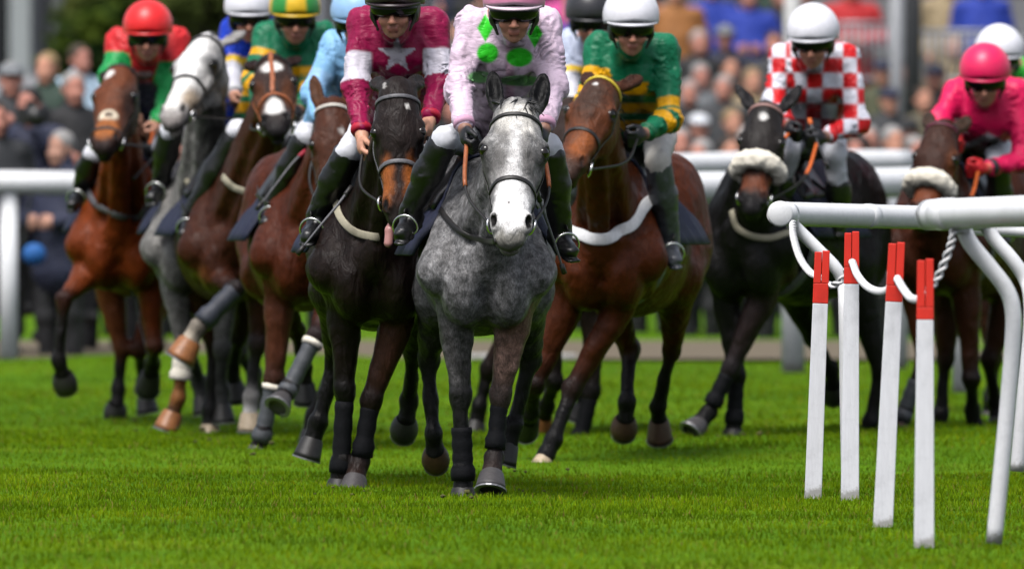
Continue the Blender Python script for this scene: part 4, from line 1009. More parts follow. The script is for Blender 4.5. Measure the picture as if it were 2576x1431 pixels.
    S.cone(HH(-.028, -.118, .056), HH(.028, -.118, .056), .007, .007, .006)
    S.ell(HH(0, .0, -.04), (.100, .075, .092), RHd, .02); S.ell(HH(0, -.03, .10), (.085, .14, .115), RHd, .01, None, 's')
    mkobj('helmet_harness', *S.mesh(vox * .85, None, .1), BLACKPL, hm)
    # goggles
    gv, gf, M, K = [], [], 25, 5
    for i in range(M):
        th = math.radians(-82 + 164 * i / (M - 1))
        for j in range(K):
            y = (-.5 + j / (K - 1)); bul = .010 * (1 - (2 * y) ** 2)
            nose = .012 * math.exp(-(th / .22) ** 2) if j == 0 else 0
            gv.append(HH((.086 + bul) * math.sin(th), .005 + y * c.get('gogh', .064) + nose, .004 + (.103 + bul) * math.cos(th)))
    for i in range(M - 1):
        for j in range(K - 1): gf.append((i * K + j, i * K + j + 1, (i + 1) * K + j + 1, (i + 1) * K + j))
    g = mkobj('goggles', gv, gf, GLASS, root); md = g.modifiers.new('thickness', 'SOLIDIFY'); md.thickness = .010; md.offset = 0
    c['_'] = dict(ha=ha, el=el, head=head, lat=lat, root=root, HH=HH, mids=mids, an=an)
    for s in (-1, 1):
        if c.get('rein%+d' % s, 1): rein(H, s, ha[s], c.get('reinm'), c.get('sag', .04), grip=c.get('grip'))
    return c['_']

def whip(label, pts, D, handle=None, r=.007):
    ps = [at(x, y, D + d) for x, y, d in pts]; path = smooth_path(ps, 6)
    root = empty('riding_whip', path[len(path) // 2], label, 'whip', 'riding whips')
    n = len(path); mkobj('shaft', *tube(path, np.linspace(r, r * .6, n), 8), STRAPGREY, root)
    mkobj('flap', *tube(path[-3:], r * 1.6, 8), STRAP, root)
    mkobj('handle', *tube(path[:max(3, n // 4)], r * 1.6, 10), handle or STRAP, root)

# ---- silks
def paint(base):
    def w(fn=None):
        def g(a, b, t, s, vs):
            col = np.tile(V(*base), (len(a), 1))
            if fn:
                for m, c in fn(a, b, t, s, vs): col = col * (1 - m[:, None]) + V(*c) * m[:, None]
            return col
        return g
    return w
def lim(x, a, b, e=.006): return sstep(a - e, a + e, x) * (1 - sstep(b - e, b + e, x))
PINKP = V(.74, .57, .70); GRN = V(.03, .60, .02); MAR = V(.27, .002, .055); EMER = V(.002, .155, .068); GOLD = V(.82, .40, .001)
def pat_lead(a, b, t, s, vs):
    body = (t < 0) * 1.0; up_ = (t < .5) * 1.0
    r1 = np.sqrt(((a + .088) / .045) ** 2 + ((b + .120) / .042) ** 2); r2 = np.sqrt(((a - .044) / .055) ** 2 + ((b + .138) / .040) ** 2)
    d1 = np.abs(a + .098) / .034 + np.abs(b + .015) / .06; d2 = np.abs(a - .108) / .034 + np.abs(b + .04) / .06
    r4 = np.sqrt(((a + .12) / .05) ** 2 + ((b + .22) / .025) ** 2); r5 = np.sqrt(((a - .05) / .09) ** 2 + ((b + .235) / .022) ** 2)
    front = (vs[:, 1] < np.median(vs[:, 1]) + .05) * 1.0
    o = [(front * (1 - sstep(.88, 1.12, r)), GRN) for r in (r1, r2, d1, d2)] + [(front * .7 * (1 - sstep(.8, 1.2, r)), GRN) for r in (r4, r5)]
    pl = lim(a, -.012, .022, .004) * (b < -.06); o.insert(0, (pl * .5, V(.60, .28, .42)))
    return o
def pat_star(a, b, t, s, vs):
    o = [(lim(t, .50, .98, .02) * sstep(.105, .115, np.abs(a)), V(.66, .62, .70))]
    x, y = a / .088, (b + .130) / .088; ang = np.arctan2(x, y); r = np.hypot(x, y); k = 2 * math.pi / 5
    an_ = (ang + k / 2) % k - k / 2; lim_ = .40 / np.maximum(.2, np.cos(np.abs(an_) - math.pi / 2.72) * 1.0)
    star = (1 - sstep(-.03, .03, r - np.clip(.42 / (np.cos(an_) * .42 + np.abs(np.sin(an_)) * 1.32 + 1e-3) * .98, 0, 1.05))) * (t < .3)
    o.append((star, V(.62, .58, .66))); return o
def pat_hoops(a, b, t, s, vs):
    bd = (t < 0); o = [(bd * lim(b, -.215, -.155), GOLD), (bd * lim(b, -.295, -.25), GOLD), (bd * lim(b, -.38, -.33), GOLD)]
    ar = (t >= 0); o += [(ar * lim(t, .72, .86, .015), GOLD), (ar * lim(t, .90, 1.04, .015), GOLD), (ar * lim(t, 1.16, 1.36, .015), GOLD)]
    o += [(ar * (s < 0) * lim(t, .4, .55, .015), GOLD)]
    return o
def pat_check(a, b, t, s, vs):
    u_ = np.where(t < 0, a / .078 + .5, a / .07); w_ = b / .075
    c_ = (np.sin(u_ * math.pi) * np.sin(w_ * math.pi)); return [(sstep(-.10, .10, c_), V(.60, .008, .012))]
def pat_chev(a, b, t, s, vs):
    z_ = b + np.abs(a) * .55 + .10; return [((t < .2) * lim(z_, -.14, -.095), V(.66, .60, .64)), ((t < 0) * lim(z_, -.30, -.14), V(.28, .008, .06))]
def pat_red(a, b, t, s, vs): return [((t > .42) * 1.0, V(.01, .30, .07)), ((t < 0) * sstep(-.10, -.14, b), V(.30, .004, .008)), ((t < 0) * sstep(-.20, -.23, b), V(.012, .015, .04))]
def pat_pale(a, b, t, s, vs): return [((t > .6) * (t < .9) * 1., V(.30, .52, .80))]
def pat_blue(a, b, t, s, vs): return [((t > 1.0) * 1., V(.60, .60, .66)), ((t > .75) * (t < 1.) * 1., V(.70, .45, .02))]
def solid(c): return lambda th, k, p: V(*c)
def cap_qtr(c1, c2): return lambda th, k, p: V(*(c1 if (int((th + .35) / (math.pi / 4)) % 2) else c2))
def cap_band(c, c2): return lambda th, k, p: V(*(c2 if k > .93 else c))
RED = V(.78, .012, .014); HPINK = V(.78, .008, .10); CWHITE = V(.80, .80, .85)
JC = {}
JC['lead'] = dict(cuffc=(.60, .34, .48), label='jockey in pale pink silks with green spots and pink cap', vox=.0066, seed=3, head=(1293, 30), **{'sh-1': (1188, 78), 'sh+1': (1372, 78), 'el-1': (1152, 222), 'el+1': (1392, 215), 'ha-1': (1174, 350), 'ha+1': (1362, 352), 'kn-1': (1118, 352), 'kn+1': (1382, 372), 'an-1': (1032, 530), 'an+1': (1412, 575)},
    silk=paint(PINKP)(pat_lead), cap=cap_band(V(.74, .26, .44), V(.76, .60, .68)), glove=1, peak=.016, froll=0, grip=TANL, fpitch=8)
JC['maroon'] = dict(cuffc=(.42, .004, .03), label='jockey in maroon silks with white star and white armbands', vox=.0082, seed=13, head=(993, 22), **{'sh-1': (912, 78), 'sh+1': (1088, 78), 'el-1': (896, 218), 'el+1': (1108, 205), 'ha-1': (914, 372), 'ha+1': (1072, 330), 'kn-1': (880, 378), 'kn+1': (1088, 390), 'an-1': (798, 538), 'an+1': (1118, 545)},
    silk=paint(MAR)(pat_star), cap=solid(V(.02, .008, .012)), glove=0, fyaw=-6, fpitch=8, gogh=.052)
JC['hoops'] = dict(cuffc=(.004, .12, .05), label='jockey in emerald and gold hoops with plain white cap', vox=.0095, seed=19, head=(1588, 70), **{'sh-1': (1508, 135), 'sh+1': (1672, 140), 'el-1': (1478, 265), 'el+1': (1684, 300), 'ha-1': (1490, 340), 'ha+1': (1606, 345), 'kn-1': (1470, 400), 'kn+1': (1655, 405), 'an-1': (1440, 560), 'an+1': (1686, 600)},
    silk=paint(EMER)(pat_hoops), cap=solid(CWHITE), fyaw=4, breechm=None, bootm='grey')
JC['blue'] = dict(cuffc=(.24, .50, .80), label='jockey in pale sky blue silks bending low behind the maroon jockey', seed=29, head=(900, 58), **{'sh-1': (842, 130), 'sh+1': (985, 130), 'el-1': (790, 235), 'el+1': (985, 250), 'ha-1': (812, 318), 'ha+1': (880, 320), 'kn-1': (770, 345), 'kn+1': (920, 380), 'an-1': (690, 510), 'an+1': (950, 520)},
    silk=paint(V(.24, .50, .80))(pat_pale), cap=solid(V(.30, .52, .80)), fpitch=12)
JC['starbay'] = dict(cuffc=(.004, .12, .05), label='jockey in emerald and gold hoops with green and yellow cap', seed=31, head=(742, 47), **{'sh-1': (672, 105), 'sh+1': (812, 105), 'el-1': (640, 200), 'el+1': (790, 215), 'ha-1': (655, 275), 'ha+1': (745, 290), 'kn-1': (600, 330), 'kn+1': (760, 340), 'an-1': (480, 540), 'an+1': (690, 520)},
    silk=paint(EMER)(pat_hoops), cap=cap_qtr(V(.02, .26, .04), V(.74, .46, .01)), fyaw=4, X=dict(head=.30))
JC['grey2'] = dict(label='jockey in royal blue silks with white cap', seed=37, head=(628, 44), **{'sh-1': (590, 92), 'sh+1': (690, 92), 'el-1': (580, 175), 'el+1': (700, 190), 'ha-1': (592, 255), 'ha+1': (640, 262), 'kn-1': (430, 330), 'kn+1': (600, 330), 'an-1': (405, 450), 'an+1': (560, 480)},
    silk=paint(V(.008, .045, .50))(pat_blue), cap=solid(CWHITE), glove=0, X=dict(head=.2))
JC['redcap'] = dict(cuffc=(.6, .6, .62), label='jockey in red and green silks with bright red cap', seed=41, head=(372, 92), **{'sh-1': (302, 120), 'sh+1': (440, 115), 'el-1': (278, 190), 'el+1': (425, 255), 'ha-1': (330, 300), 'ha+1': (385, 330), 'kn-1': (235, 390), 'kn+1': (415, 380), 'an-1': (205, 468), 'an+1': (405, 448)},
    silk=paint(V(.62, .02, .025))(pat_red), cap=solid(RED), fyaw=-2, gogh=.066, glove=0, grip='o')
JC['check'] = dict(cuffc=(.55, .01, .015), label='jockey in red and white checked silks with white cap', seed=43, head=(2045, 106), **{'sh-1': (1968, 160), 'sh+1': (2128, 160), 'el-1': (1948, 255), 'el+1': (2158, 310), 'ha-1': (1990, 330), 'ha+1': (2058, 352), 'kn-1': (1985, 380), 'kn+1': (2100, 385), 'an-1': (1960, 500), 'an+1': (2112, 520)},
    silk=paint(V(.74, .74, .82))(pat_check), cap=solid(CWHITE), fyaw=-8, fpitch=12, grip='o', boottop=.62)
JC['pink'] = dict(cuffc=(.02, .01, .02), label='jockey in hot pink silks with white chevron and hot pink cap', seed=47, head=(2478, 203), **{'sh-1': (2408, 250), 'sh+1': (2560, 250), 'el-1': (2362, 305), 'el+1': (2575, 405), 'ha-1': (2395, 360), 'ha+1': (2462, 428), 'kn-1': (2330, 430), 'kn+1': (2510, 420), 'an-1': (2300, 560), 'an+1': (2520, 560)},
    silk=paint(HPINK)(pat_chev), cap=solid(HPINK), fyaw=-4, fpitch=14, glovecol=(.55, .012, .02), grip='o', gogh=.066)
JC['blackcap'] = dict(label='jockey in white and blue silks with black cap', seed=53, head=(1487, 54), **{'sh-1': (1435, 125), 'sh+1': (1550, 125), 'el-1': (1432, 200), 'el+1': (1560, 220), 'ha-1': (1445, 280), 'ha+1': (1480, 290), 'kn-1': (1380, 340), 'kn+1': (1520, 340), 'an-1': (1350, 480), 'an+1': (1520, 480)},
    silk=paint(V(.50, .56, .72))(pat_blue), cap=solid(V(.02, .02, .025)), fpitch=12)
JC['whitecap'] = dict(label='jockey in green and white silks with white cap at right edge', seed=59, head=(2515, 151), **{'sh-1': (2470, 200), 'sh+1': (2600, 195), 'el-1': (2470, 270), 'el+1': (2640, 270), 'ha-1': (2520, 340), 'ha+1': (2560, 345), 'kn-1': (2460, 390), 'kn+1': (2600, 390), 'an-1': (2450, 500), 'an+1': (2620, 500)},
    silk=paint(V(.70, .72, .72))(lambda a, b, t, s, vs: [((b > -.03) * 1., V(.03, .45, .03))]), cap=solid(CWHITE), fyaw=10)
OFFW = plain('cream_breeches', (.52, .50, .46), .6, var=.1, scale=25, bmp=.3); GREYLEATHER = plain('grey_leather', (.05, .055, .065), .35, var=.35, scale=60, bmp=.2)
JK = {}
for k_, c_ in JC.items():
    if k_ not in HS: continue
    if c_.get('grip') == 'o': c_['grip'] = ORG
    if c_.get('bootm') == 'grey': c_['bootm'] = GREYLEATHER
    if c_.get('breechm', 1) is None: c_['breechm'] = OFFW
    JK[k_] = build_jockey(HS[k_], c_)
print('jockeys', round(time.time() - T0, 1))
# ------------------------------------------------------------------ turf
def turf_h(x, y): return .012 * np.sin(x * .9 + y * .21) + .010 * np.sin(x * .37 - y * .55)
def mat_turf():
    m, nt, b = mat_new('turf'); oc = objcoord(nt)
    n1 = noise(nt, .55, 6, .65, oc); n2 = noise(nt, 9, 5, .7, oc)
    c1 = ramp(nt, n1.outputs[0], [(.30, (.045, .115, .003)), (.5, (.075, .17, .004)), (.72, (.12, .19, .005))])
    c2 = ramp(nt, n2.outputs[0], [(.3, .55), (.7, 1.35)])
    nt.links.new(mixc(nt, 1., c1.outputs[0], c2.outputs[0], 'MULTIPLY'), b.inputs['Base Color'])
    b.inputs['Roughness'].default_value = .9; b.inputs['Specular IOR Level'].default_value = .05
    bump(nt, b, n2.outputs[0], .8, .03); return m
gx = np.concatenate([np.linspace(-900, -12, 12), np.linspace(-8, 8, 49), np.linspace(12, 900, 12)]); gy = np.concatenate([np.linspace(-20, 30, 6), np.linspace(34, 90, 85), np.linspace(100, 1600, 16)])
gv = [(x, y, turf_h(x, y) * (1 if abs(x) < 9 and 33 < y < 92 else 0) - .012) for x in gx for y in gy]
gf = [(i * len(gy) + j, (i + 1) * len(gy) + j, (i + 1) * len(gy) + j + 1, i * len(gy) + j + 1) for i in range(len(gx) - 1) for j in range(len(gy) - 1)]
tag(mkobj('turf_ground', gv, gf, mat_turf()), None, None, kind='structure')
def mat_blade():
    m, nt, b = mat_new('grass_blade'); at_ = nt.nodes.new('ShaderNodeAttribute'); at_.attribute_name = 'Col'
    n = noise(nt, 1.7, 6, .65, objcoord(nt)); r = ramp(nt, n.outputs[0], [(.30, .60), (.5, .95), (.70, 1.25)])
    c = mixc(nt, 1., at_.outputs['Color'], r.outputs[0], 'MULTIPLY')
    nb_ = noise(nt, 2.6, 4, .6, objcoord(nt)); rb_ = ramp(nt, nb_.outputs[0], [(.60, 0.), (.78, .45)]); c = mixc(nt, rb_.outputs[0], c, (.17, .13, .02))
    nt.links.new(c, b.inputs['Base Color']); b.inputs['Roughness'].default_value = .6; b.inputs['Specular IOR Level'].default_value = .06
    tr = nt.nodes.new('ShaderNodeBsdfTranslucent'); nt.links.new(c, tr.inputs['Color'])
    mx = nt.nodes.new('ShaderNodeMixShader'); mx.inputs[0].default_value = .3
    nt.links.new(b.outputs[0], mx.inputs[1]); nt.links.new(tr.outputs[0], mx.inputs[2]); nt.links.new(mx.outputs[0], nt.nodes['Material Output'].inputs['Surface'])
    return m
def grass():
    rng = np.random.RandomState(5); X, Y = [], []
    for y0, y1, dens in ((36.8, 44, 1300), (44, 50.5, 1900), (50.5, 58, 900), (58, 68, 480), (68, 76, 280)):
        w = 2 * (y1 * .0455 + .35); n = int((y1 - y0) * w * dens); X.append(rng.uniform(-w / 2, w / 2, n)); Y.append(rng.uniform(y0, y1, n))
    X = np.concatenate(X); Y = np.concatenate(Y); n = len(X); P3 = np.stack([X, Y, X * 0], 1)
    cl = vnoise(P3, .16, 1) * .6 + vnoise(P3, .55, 2) * .5; bare = vnoise(P3, .30, 4)
    keep = rng.uniform(-1, 1, n) < .9 - 1.1 * np.maximum(0, bare - .45); X, Y, cl, P3 = X[keep], Y[keep], cl[keep], P3[keep]; n = len(X)
    h = np.clip(.016 + .008 * cl + rng.randn(n) * .005, .005, .05); wd = rng.uniform(.0016, .0030, n) * np.where(Y > 54, 1.8, 1.)
    az = rng.uniform(0, 2 * math.pi, n); ln = rng.uniform(.1, .8, n) * h
    base = np.stack([X, Y, turf_h(X, Y) - .014], 1); sd = np.stack([np.cos(az), np.sin(az) * .4, az * 0], 1) * wd[:, None]
    la = rng.uniform(0, 2 * math.pi, n); lean = np.stack([np.cos(la), np.sin(la), la * 0], 1) * ln[:, None]
    midp = base + lean * .35 + np.stack([X * 0, X * 0, h * .62], 1); tip = base + lean + np.stack([X * 0, X * 0, h + .005], 1)
    vs = np.empty((n, 5, 3)); vs[:, 0] = base - sd; vs[:, 1] = base + sd; vs[:, 2] = midp + sd * .8; vs[:, 3] = midp - sd * .8; vs[:, 4] = tip
    t = vnoise(P3, .7, 3) * .5 + vnoise(P3, .22, 6) * .4 + rng.randn(n) * .35
    g0, g1, g2 = V(.088, .172, .002), V(.182, .300, .003), V(.32, .31, .006)
    k1 = np.clip(t + .5, 0, 1)[:, None]; c = g0 * (1 - k1) + g1 * k1; k2 = np.clip(t - .55, 0, 1)[:, None]; c = c * (1 - k2) + g2 * k2
    dry = (rng.uniform(0, 1, n) < .035)[:, None]; c = np.where(dry, V(.26, .20, .05), c)
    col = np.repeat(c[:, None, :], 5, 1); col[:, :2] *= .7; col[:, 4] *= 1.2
    i = np.arange(n)[:, None] * 5; nr = Y < 50.5      # bent blades where the lens is sharp, straight ones beyond
    tri = np.concatenate([np.concatenate([i + [0, 1, 2], i + [0, 2, 3], i + [3, 2, 4]], 1)[nr].reshape(-1, 3), (i + [0, 1, 4])[~nr]])
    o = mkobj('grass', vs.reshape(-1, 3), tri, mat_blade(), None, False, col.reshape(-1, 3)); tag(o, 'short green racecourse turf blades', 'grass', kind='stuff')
grass()
def clods():
    rng = np.random.RandomState(8); parts = []
    spots = [(1165, 1240), (1240, 1222), (870, 1230), (1362, 1178), (650, 1140), (425, 1075), (525, 1100), (1745, 1090), (1845, 1102), (290, 1048), (2262, 1100)]
    for px, py in spots:
        D = ground_D(py); c = at(px, py, D)
        for _ in range(5):
            p = c + V(rng.randn() * .16, rng.randn() * .35, 0); r = abs(rng.randn()) * .005 + .003; p[2] = turf_h(p[0], p[1]) + r * .6 + (abs(rng.randn()) * .03 if rng.rand() < .25 else 0)
            v, f = uvsph(p, r, 7, 5, sc=(1.2, 1, .7)); parts.append((v + rng.randn(*v.shape) * r * .14, f))
    vs, fs = join(parts); tag(mkobj('loose_soil', vs, fs, plain('soil', (.075, .075, .018), .95, var=.5, scale=60, bmp=.6)), 'small clods of soil and turf kicked up on the grass', 'soil', kind='stuff')
clods()
# cinder path and rough verge beyond the far rail
def sheet(name, x0, x1, y0, y1, z, m, nx=2, ny=2):
    xs, ys = np.linspace(x0, x1, nx), np.linspace(y0, y1, ny)
    v = [(x, y, z) for x in xs for y in ys]; f = [(i * ny + j, (i + 1) * ny + j, (i + 1) * ny + j + 1, i * ny + j + 1) for i in range(nx - 1) for j in range(ny - 1)]
    return tag(mkobj(name, v, f, m), None, None, kind='structure')
sheet('path', -60, 60, 75.6, 82.5, .004, plain('path_cinder', (.115, .090, .055), .95, var=.2, scale=6, bmp=.4))

# ------------------------------------------------------------------ rails and markers
def mat_pvc():
    m, nt, b = mat_new('white_pvc'); oc = objcoord(nt); n = noise(nt, 7, 6, .7, oc); g = noise(nt, 45, 4, .7, oc)
    r = ramp(nt, n.outputs[0], [(.25, (.72, .73, .73)), (.65, (.84, .85, .86))]); r2 = ramp(nt, g.outputs[0], [(.2, .86), (.5, 1.)])
    nt.links.new(mixc(nt, 1., r.outputs[0], r2.outputs[0], 'MULTIPLY'), b.inputs['Base Color']); b.inputs['Roughness'].default_value = .38
    return m
def mud(nt, b, oc, top=.22):
    """splashed soil near the ground, in its own blotches"""
    src = b.inputs['Base Color'].links[0].from_socket; sx = nt.nodes.new('ShaderNodeSeparateXYZ'); nt.links.new(oc, sx.inputs[0])
    mr = nt.nodes.new('ShaderNodeMapRange'); mr.inputs[1].default_value = 0.; mr.inputs[2].default_value = top; mr.inputs[3].default_value = .50; mr.inputs[4].default_value = .0; nt.links.new(sx.outputs[2], mr.inputs[0])
    n = noise(nt, 30, 6, .75, oc); ad = nt.nodes.new('ShaderNodeMath'); ad.operation = 'ADD'; nt.links.new(mr.outputs[0], ad.inputs[0]); nt.links.new(n.outputs[0], ad.inputs[1])
    rp = ramp(nt, ad.outputs[0], [(.78, 0.), (1.02, .6)]); nt.links.new(mixc(nt, rp.outputs[0], src, (.10, .085, .035)), b.inputs['Base Color'])
    g = noise(nt, 5, 6, .8, oc); rg = ramp(nt, g.outputs[0], [(.60, 0.), (.80, .30)]); s2 = b.inputs['Base Color'].links[0].from_socket; nt.links.new(mixc(nt, rg.outputs[0], s2, (.30, .31, .24)), b.inputs['Base Color'])
PVC = mat_pvc()
def mat_paint(name, col):
    m, nt, b = mat_new(name); oc = objcoord(nt); mp = nt.nodes.new('ShaderNodeMapping'); mp.inputs['Scale'].default_value = (1, 1, .12); nt.links.new(oc, mp.inputs['Vector'])
    n = noise(nt, 60, 5, .7, mp.outputs[0]); n2 = noise(nt, 9, 5, .7, oc); c = V(*col)
    r = ramp(nt, n.outputs[0], [(.25, tuple(c * .86)), (.6, tuple(c))]); r2 = ramp(nt, n2.outputs[0], [(.28, .84), (.5, 1.)])
    nt.links.new(mixc(nt, 1., r.outputs[0], r2.outputs[0], 'MULTIPLY'), b.inputs['Base Color']); b.inputs['Roughness'].default_value = .6; bump(nt, b, n.outputs[0], .3, .002); return m
for m_ in (PVC,): mud(m_.node_tree, m_.node_tree.nodes['Principled BSDF'], objcoord(m_.node_tree), .10)
WPAINT = mat_paint('white_paint', (.80, .81, .83)); RPAINT = mat_paint('red_paint', (.78, .028, .012))
mud(WPAINT.node_tree, WPAINT.node_tree.nodes['Principled BSDF'], objcoord(WPAINT.node_tree), .07)
def rail_tube(p0, p1, r, n=2, seg=22):
    path = np.array([p0 + (p1 - p0) * t for t in np.linspace(0, 1, n)]); return tube(path, r, seg)
def near_rail():
    def leg(root, pts, r=.031):
        mkobj('leg', *tube(smooth_path([at(*p) for p in pts], 8), r, 18), PVC, root)
    def sleeve(root, c, d, r, h=.035):
        mkobj('sleeve', *tube([c - d * h, c - d * (h - .003), c + d * (h - .003), c + d * h], [r - .003, r, r, r - .003], 24), PVC, root)
    # the length whose end looks towards the lens beside the markers
    A = empty('running_rail', at(2130, 1206, 48.6) * V(1, 1, 0), 'white plastic running rail with round open end beside the markers', 'rail', 'white rails by the markers')
    a0 = at(1964, 538, 48.6); a1 = at(2482, 552, 50.3); d = nrm(a1 - a0); ra = .0515
    path = smooth_path([a0 + V(-.004, -.10, .0), a0 + V(-.002, -.05, 0), a0 + V(.03, .0, 0), a0 + d * .12, a1], 7)
    mkobj('rail', *tube(path, ra, 26), PVC, A)
    mkobj('end_cap', *tube([a0 + V(-.004, -.120, 0), a0 + V(-.004, -.113, 0), a0 + V(-.004, -.085, 0)], [.046, .0555, .0555], 26), PVC, A)
    for f_ in (.42,): sleeve(A, a0 + (a1 - a0) * f_, d, ra + .002)
    leg(A, [(1992, 562, 48.66), (2020, 590, 48.66), (2062, 632, 48.66), (2102, 674, 48.66), (2121, 715, 48.66), (2125, 790, 48.6), (2128, 1000, 48.6), (2132, 1206, 48.6)], .027)
    leg(A, [(2474, 556, 50.25), (2500, 600, 50.25), (2548, 655, 50.25), (2580, 705, 50.25), (2592, 755, 50.2), (2590, 850, 50.2), (2572, 1020, 50.2), (2558, 1185, 50.2)], .032)
    for px, py, D in ((1994, 562, 48.66), (2474, 562, 50.25)):
        mkobj('bracket', *boxm(at(px, py, D), V(1, 0, 0), V(0, 1, 0), V(0, 0, 1), .026, .034, .018), PVC, A, False)
    # the nearest length
    B = empty('running_rail', at(2500, 1362, 41.5) * V(1, 1, 0), 'thick white plastic running rail nearest the camera at right edge', 'rail', 'white rails by the markers')
    b0 = at(2352, 540, 41.6); b1 = at(2720, 526, 40.4); rb = .0565; d2 = nrm(b1 - b0)
    mkobj('rail', *tube(smooth_path([b0 - d2 * .012, b0, (b0 + b1) / 2, b1], 5), [.048] + [rb] * 15, 26), PVC, B); sleeve(B, b0 + d2 * .10, d2, rb + .0025, .06)
    leg(B, [(2418, 560, 41.5), (2440, 610, 41.5), (2490, 672, 41.5), (2530, 725, 41.5), (2547, 775, 41.5), (2548, 850, 41.5), (2532, 1050, 41.5), (2500, 1366, 41.5)], .030)
    mkobj('bracket', *boxm(at(2418, 574, 41.5), V(1, 0, 0), V(0, 1, 0), V(0, 0, 1), .03, .036, .016), PVC, B, False)
    far = empty('running_rail', at(2560, 585, 51.2) * V(1, 1, 0), 'thin white rail just below the thick rail at right edge', 'rail', 'white rails by the markers')
    mkobj('rail', *rail_tube(at(2455, 578, 51.4), at(2760, 592, 50.4), .026), PVC, far)
    mkobj('leg', *tube(smooth_path([at(2640, 590, 50.9), at(2665, 640, 50.9), at(2680, 760, 50.9), at(2660, 1178, 50.9)], 6), .03, 14), PVC, far)
near_rail()
def marker(label, tl, tr, bl, br, redy, slot):
    """split-topped board: top left/right px, bottom left/right px, row where the red ends, slot depth"""
    D = ground_D((bl[1] + br[1]) / 2 + 3, 0.); T = at((tl[0] + tr[0]) / 2, (tl[1] + tr[1]) / 2, D); Bt = at((bl[0] + br[0]) / 2, (bl[1] + br[1]) / 2 + 8, D)
    w = (br[0] - bl[0]) * D / FPX; up_ = nrm(T - Bt); ht = np.linalg.norm(T - Bt); sx = nrm(V(1, 0, 0) - up_ * up_[0]); sy = np.cross(up_, sx)
    wt = (tr[0] - tl[0]) * D / FPX; zr = (at(0, redy, D)[2] - Bt[2]) / up_[2]; th = .012; g = .0011
    root = empty('marker_post', Bt * V(1, 1, 0), label, 'marker post', 'red-topped marker posts')
    def board(z0, z1, x0f, x1f, w0, w1, thk):
        v = []; 
        for zz, ww in ((z0, w0), (z1, w1)):
            for xx in (x0f(ww), x1f(ww)):
                for y in (-thk, thk): v.append(Bt + up_ * zz + sx * xx + sy * y)
        return np.array(v), [(0, 1, 3, 2), (4, 6, 7, 5), (0, 4, 5, 1), (2, 3, 7, 6), (0, 2, 6, 4), (1, 5, 7, 3)]
    wz = lambda z_: w + (wt - w) * z_ / ht
    zs = max(zr + .02, ht - slot)
    def bev(o, a=.003):
        m_ = o.modifiers.new('edge', 'BEVEL'); m_.width = a; m_.segments = 2
    bev(mkobj('board', *board(-.02, zr, lambda q: -q / 2, lambda q: q / 2, w, wz(zr), th), WPAINT, root, False))
    bev(mkobj('red_collar', *board(zr, zs, lambda q: -q / 2 - .0006, lambda q: q / 2 + .0006, wz(zr), wz(zs), th + .0006), RPAINT, root, False))
    for s in (-1, 1):
        f0, f1 = (lambda q: -q / 2 - .0006, lambda q: -g) if s < 0 else (lambda q: g, lambda q: q / 2 + .0006)
        bev(mkobj('prong', *board(zs, ht + (.006 if s > 0 else 0), f0, f1, wz(zs), wt, th + .0006), RPAINT, root, False))
    return root
marker('leftmost red-topped white marker post, leaning, nearest the rail end', (2050, 634), (2087, 634), (2024, 1235), (2067, 1235), 763, .13)
marker('second red-topped white marker post from the left, the tallest in view', (2125, 586), (2161, 586), (2115, 1240), (2161, 1240), 714, .14)
marker('third red-topped white marker post from the left, leaning right', (2236, 613), (2276, 613), (2196, 1314), (2246, 1314), 759, .16)
marker('rightmost red-topped white marker post, nearest the camera', (2308, 655), (2348, 655), (2299, 1362), (2350, 1362), 804, .17)
def rope():
    ROPE = plain('white_rope', (.70, .70, .70), .8, var=.12, scale=80, bmp=.5); root = empty('rope', at(2200, 700, 44.), 'white twisted rope strung through the marker posts', 'rope')
    pts = [(1994, 560, 48.5), (1996, 595, 48.3), (2012, 648, 47.9), (2038, 685, 47.5), (2066, 698, 47.32), (2078, 712, 47.30), (2094, 718, 47.2), (2114, 708, 47.18), (2130, 680, 47.16), (2142, 657, 47.0), (2156, 690, 46.5), (2178, 718, 45.6), (2205, 732, 44.6), (2232, 730, 43.7), (2248, 705, 43.42), (2256, 700, 43.38), (2272, 726, 43.), (2292, 750, 42.4), (2316, 752, 41.6), (2328, 738, 41.44), (2342, 722, 41.4), (2358, 700, 41.4), (2380, 650, 41.4), (2396, 600, 41.4), (2400, 560, 41.45)]
    path = smooth_path([at(*p) for p in pts], 14); L_ = np.concatenate([[0], np.cumsum(np.linalg.norm(np.diff(path, axis=0), axis=1))])
    # even steps along the line
    s_ = np.arange(0, L_[-1], .008); path = np.stack([np.interp(s_, L_, path[:, i]) for i in range(3)], 1); tg = np.gradient(path, axis=0)
    for k in range(2):
        st = []
        for i in range(len(path)):
            a, b = frame_from(tg[i]); th = 2 * math.pi * (s_[i] / .075 + k / 2.); st.append(path[i] + (a * math.cos(th) + b * math.sin(th)) * .0095)
        mkobj('strand', *tube(st, .0070, 7), ROPE, root)
rope()
def far_rail(label, pts, r, posts, zbase=0.):
    P_ = [at(*p) for p in pts]; root = empty('running_rail', P_[0] * V(1, 1, 0), label, 'rail')
    mkobj('rail', *tube(smooth_path(P_, 6), r, 18), PVC, root)
    for px, D, pr in posts:
        t = at(px, 400, D); i = np.interp(t[0], [p[0] for p in P_], [p[2] for p in P_])
        mkobj('post', *tube([V(t[0], D, -.05), V(t[0], D, i - r * .6)], pr, 14), PVC, root)
far_rail('white running rail with thick post at the left edge', [(-260, 458, 75.4), (60, 460, 75.4), (420, 466, 76.), (760, 470, 77.)], .079, [(22, 75.4, .060), (645, 76.6, .06)])
far_rail('upper white rail behind the black horse', [(1560, 424, 71.), (1760, 416, 72.), (2000, 409, 73.), (2282, 407, 74.)], .078, [(1995, 73., .075), (2260, 74., .06)])
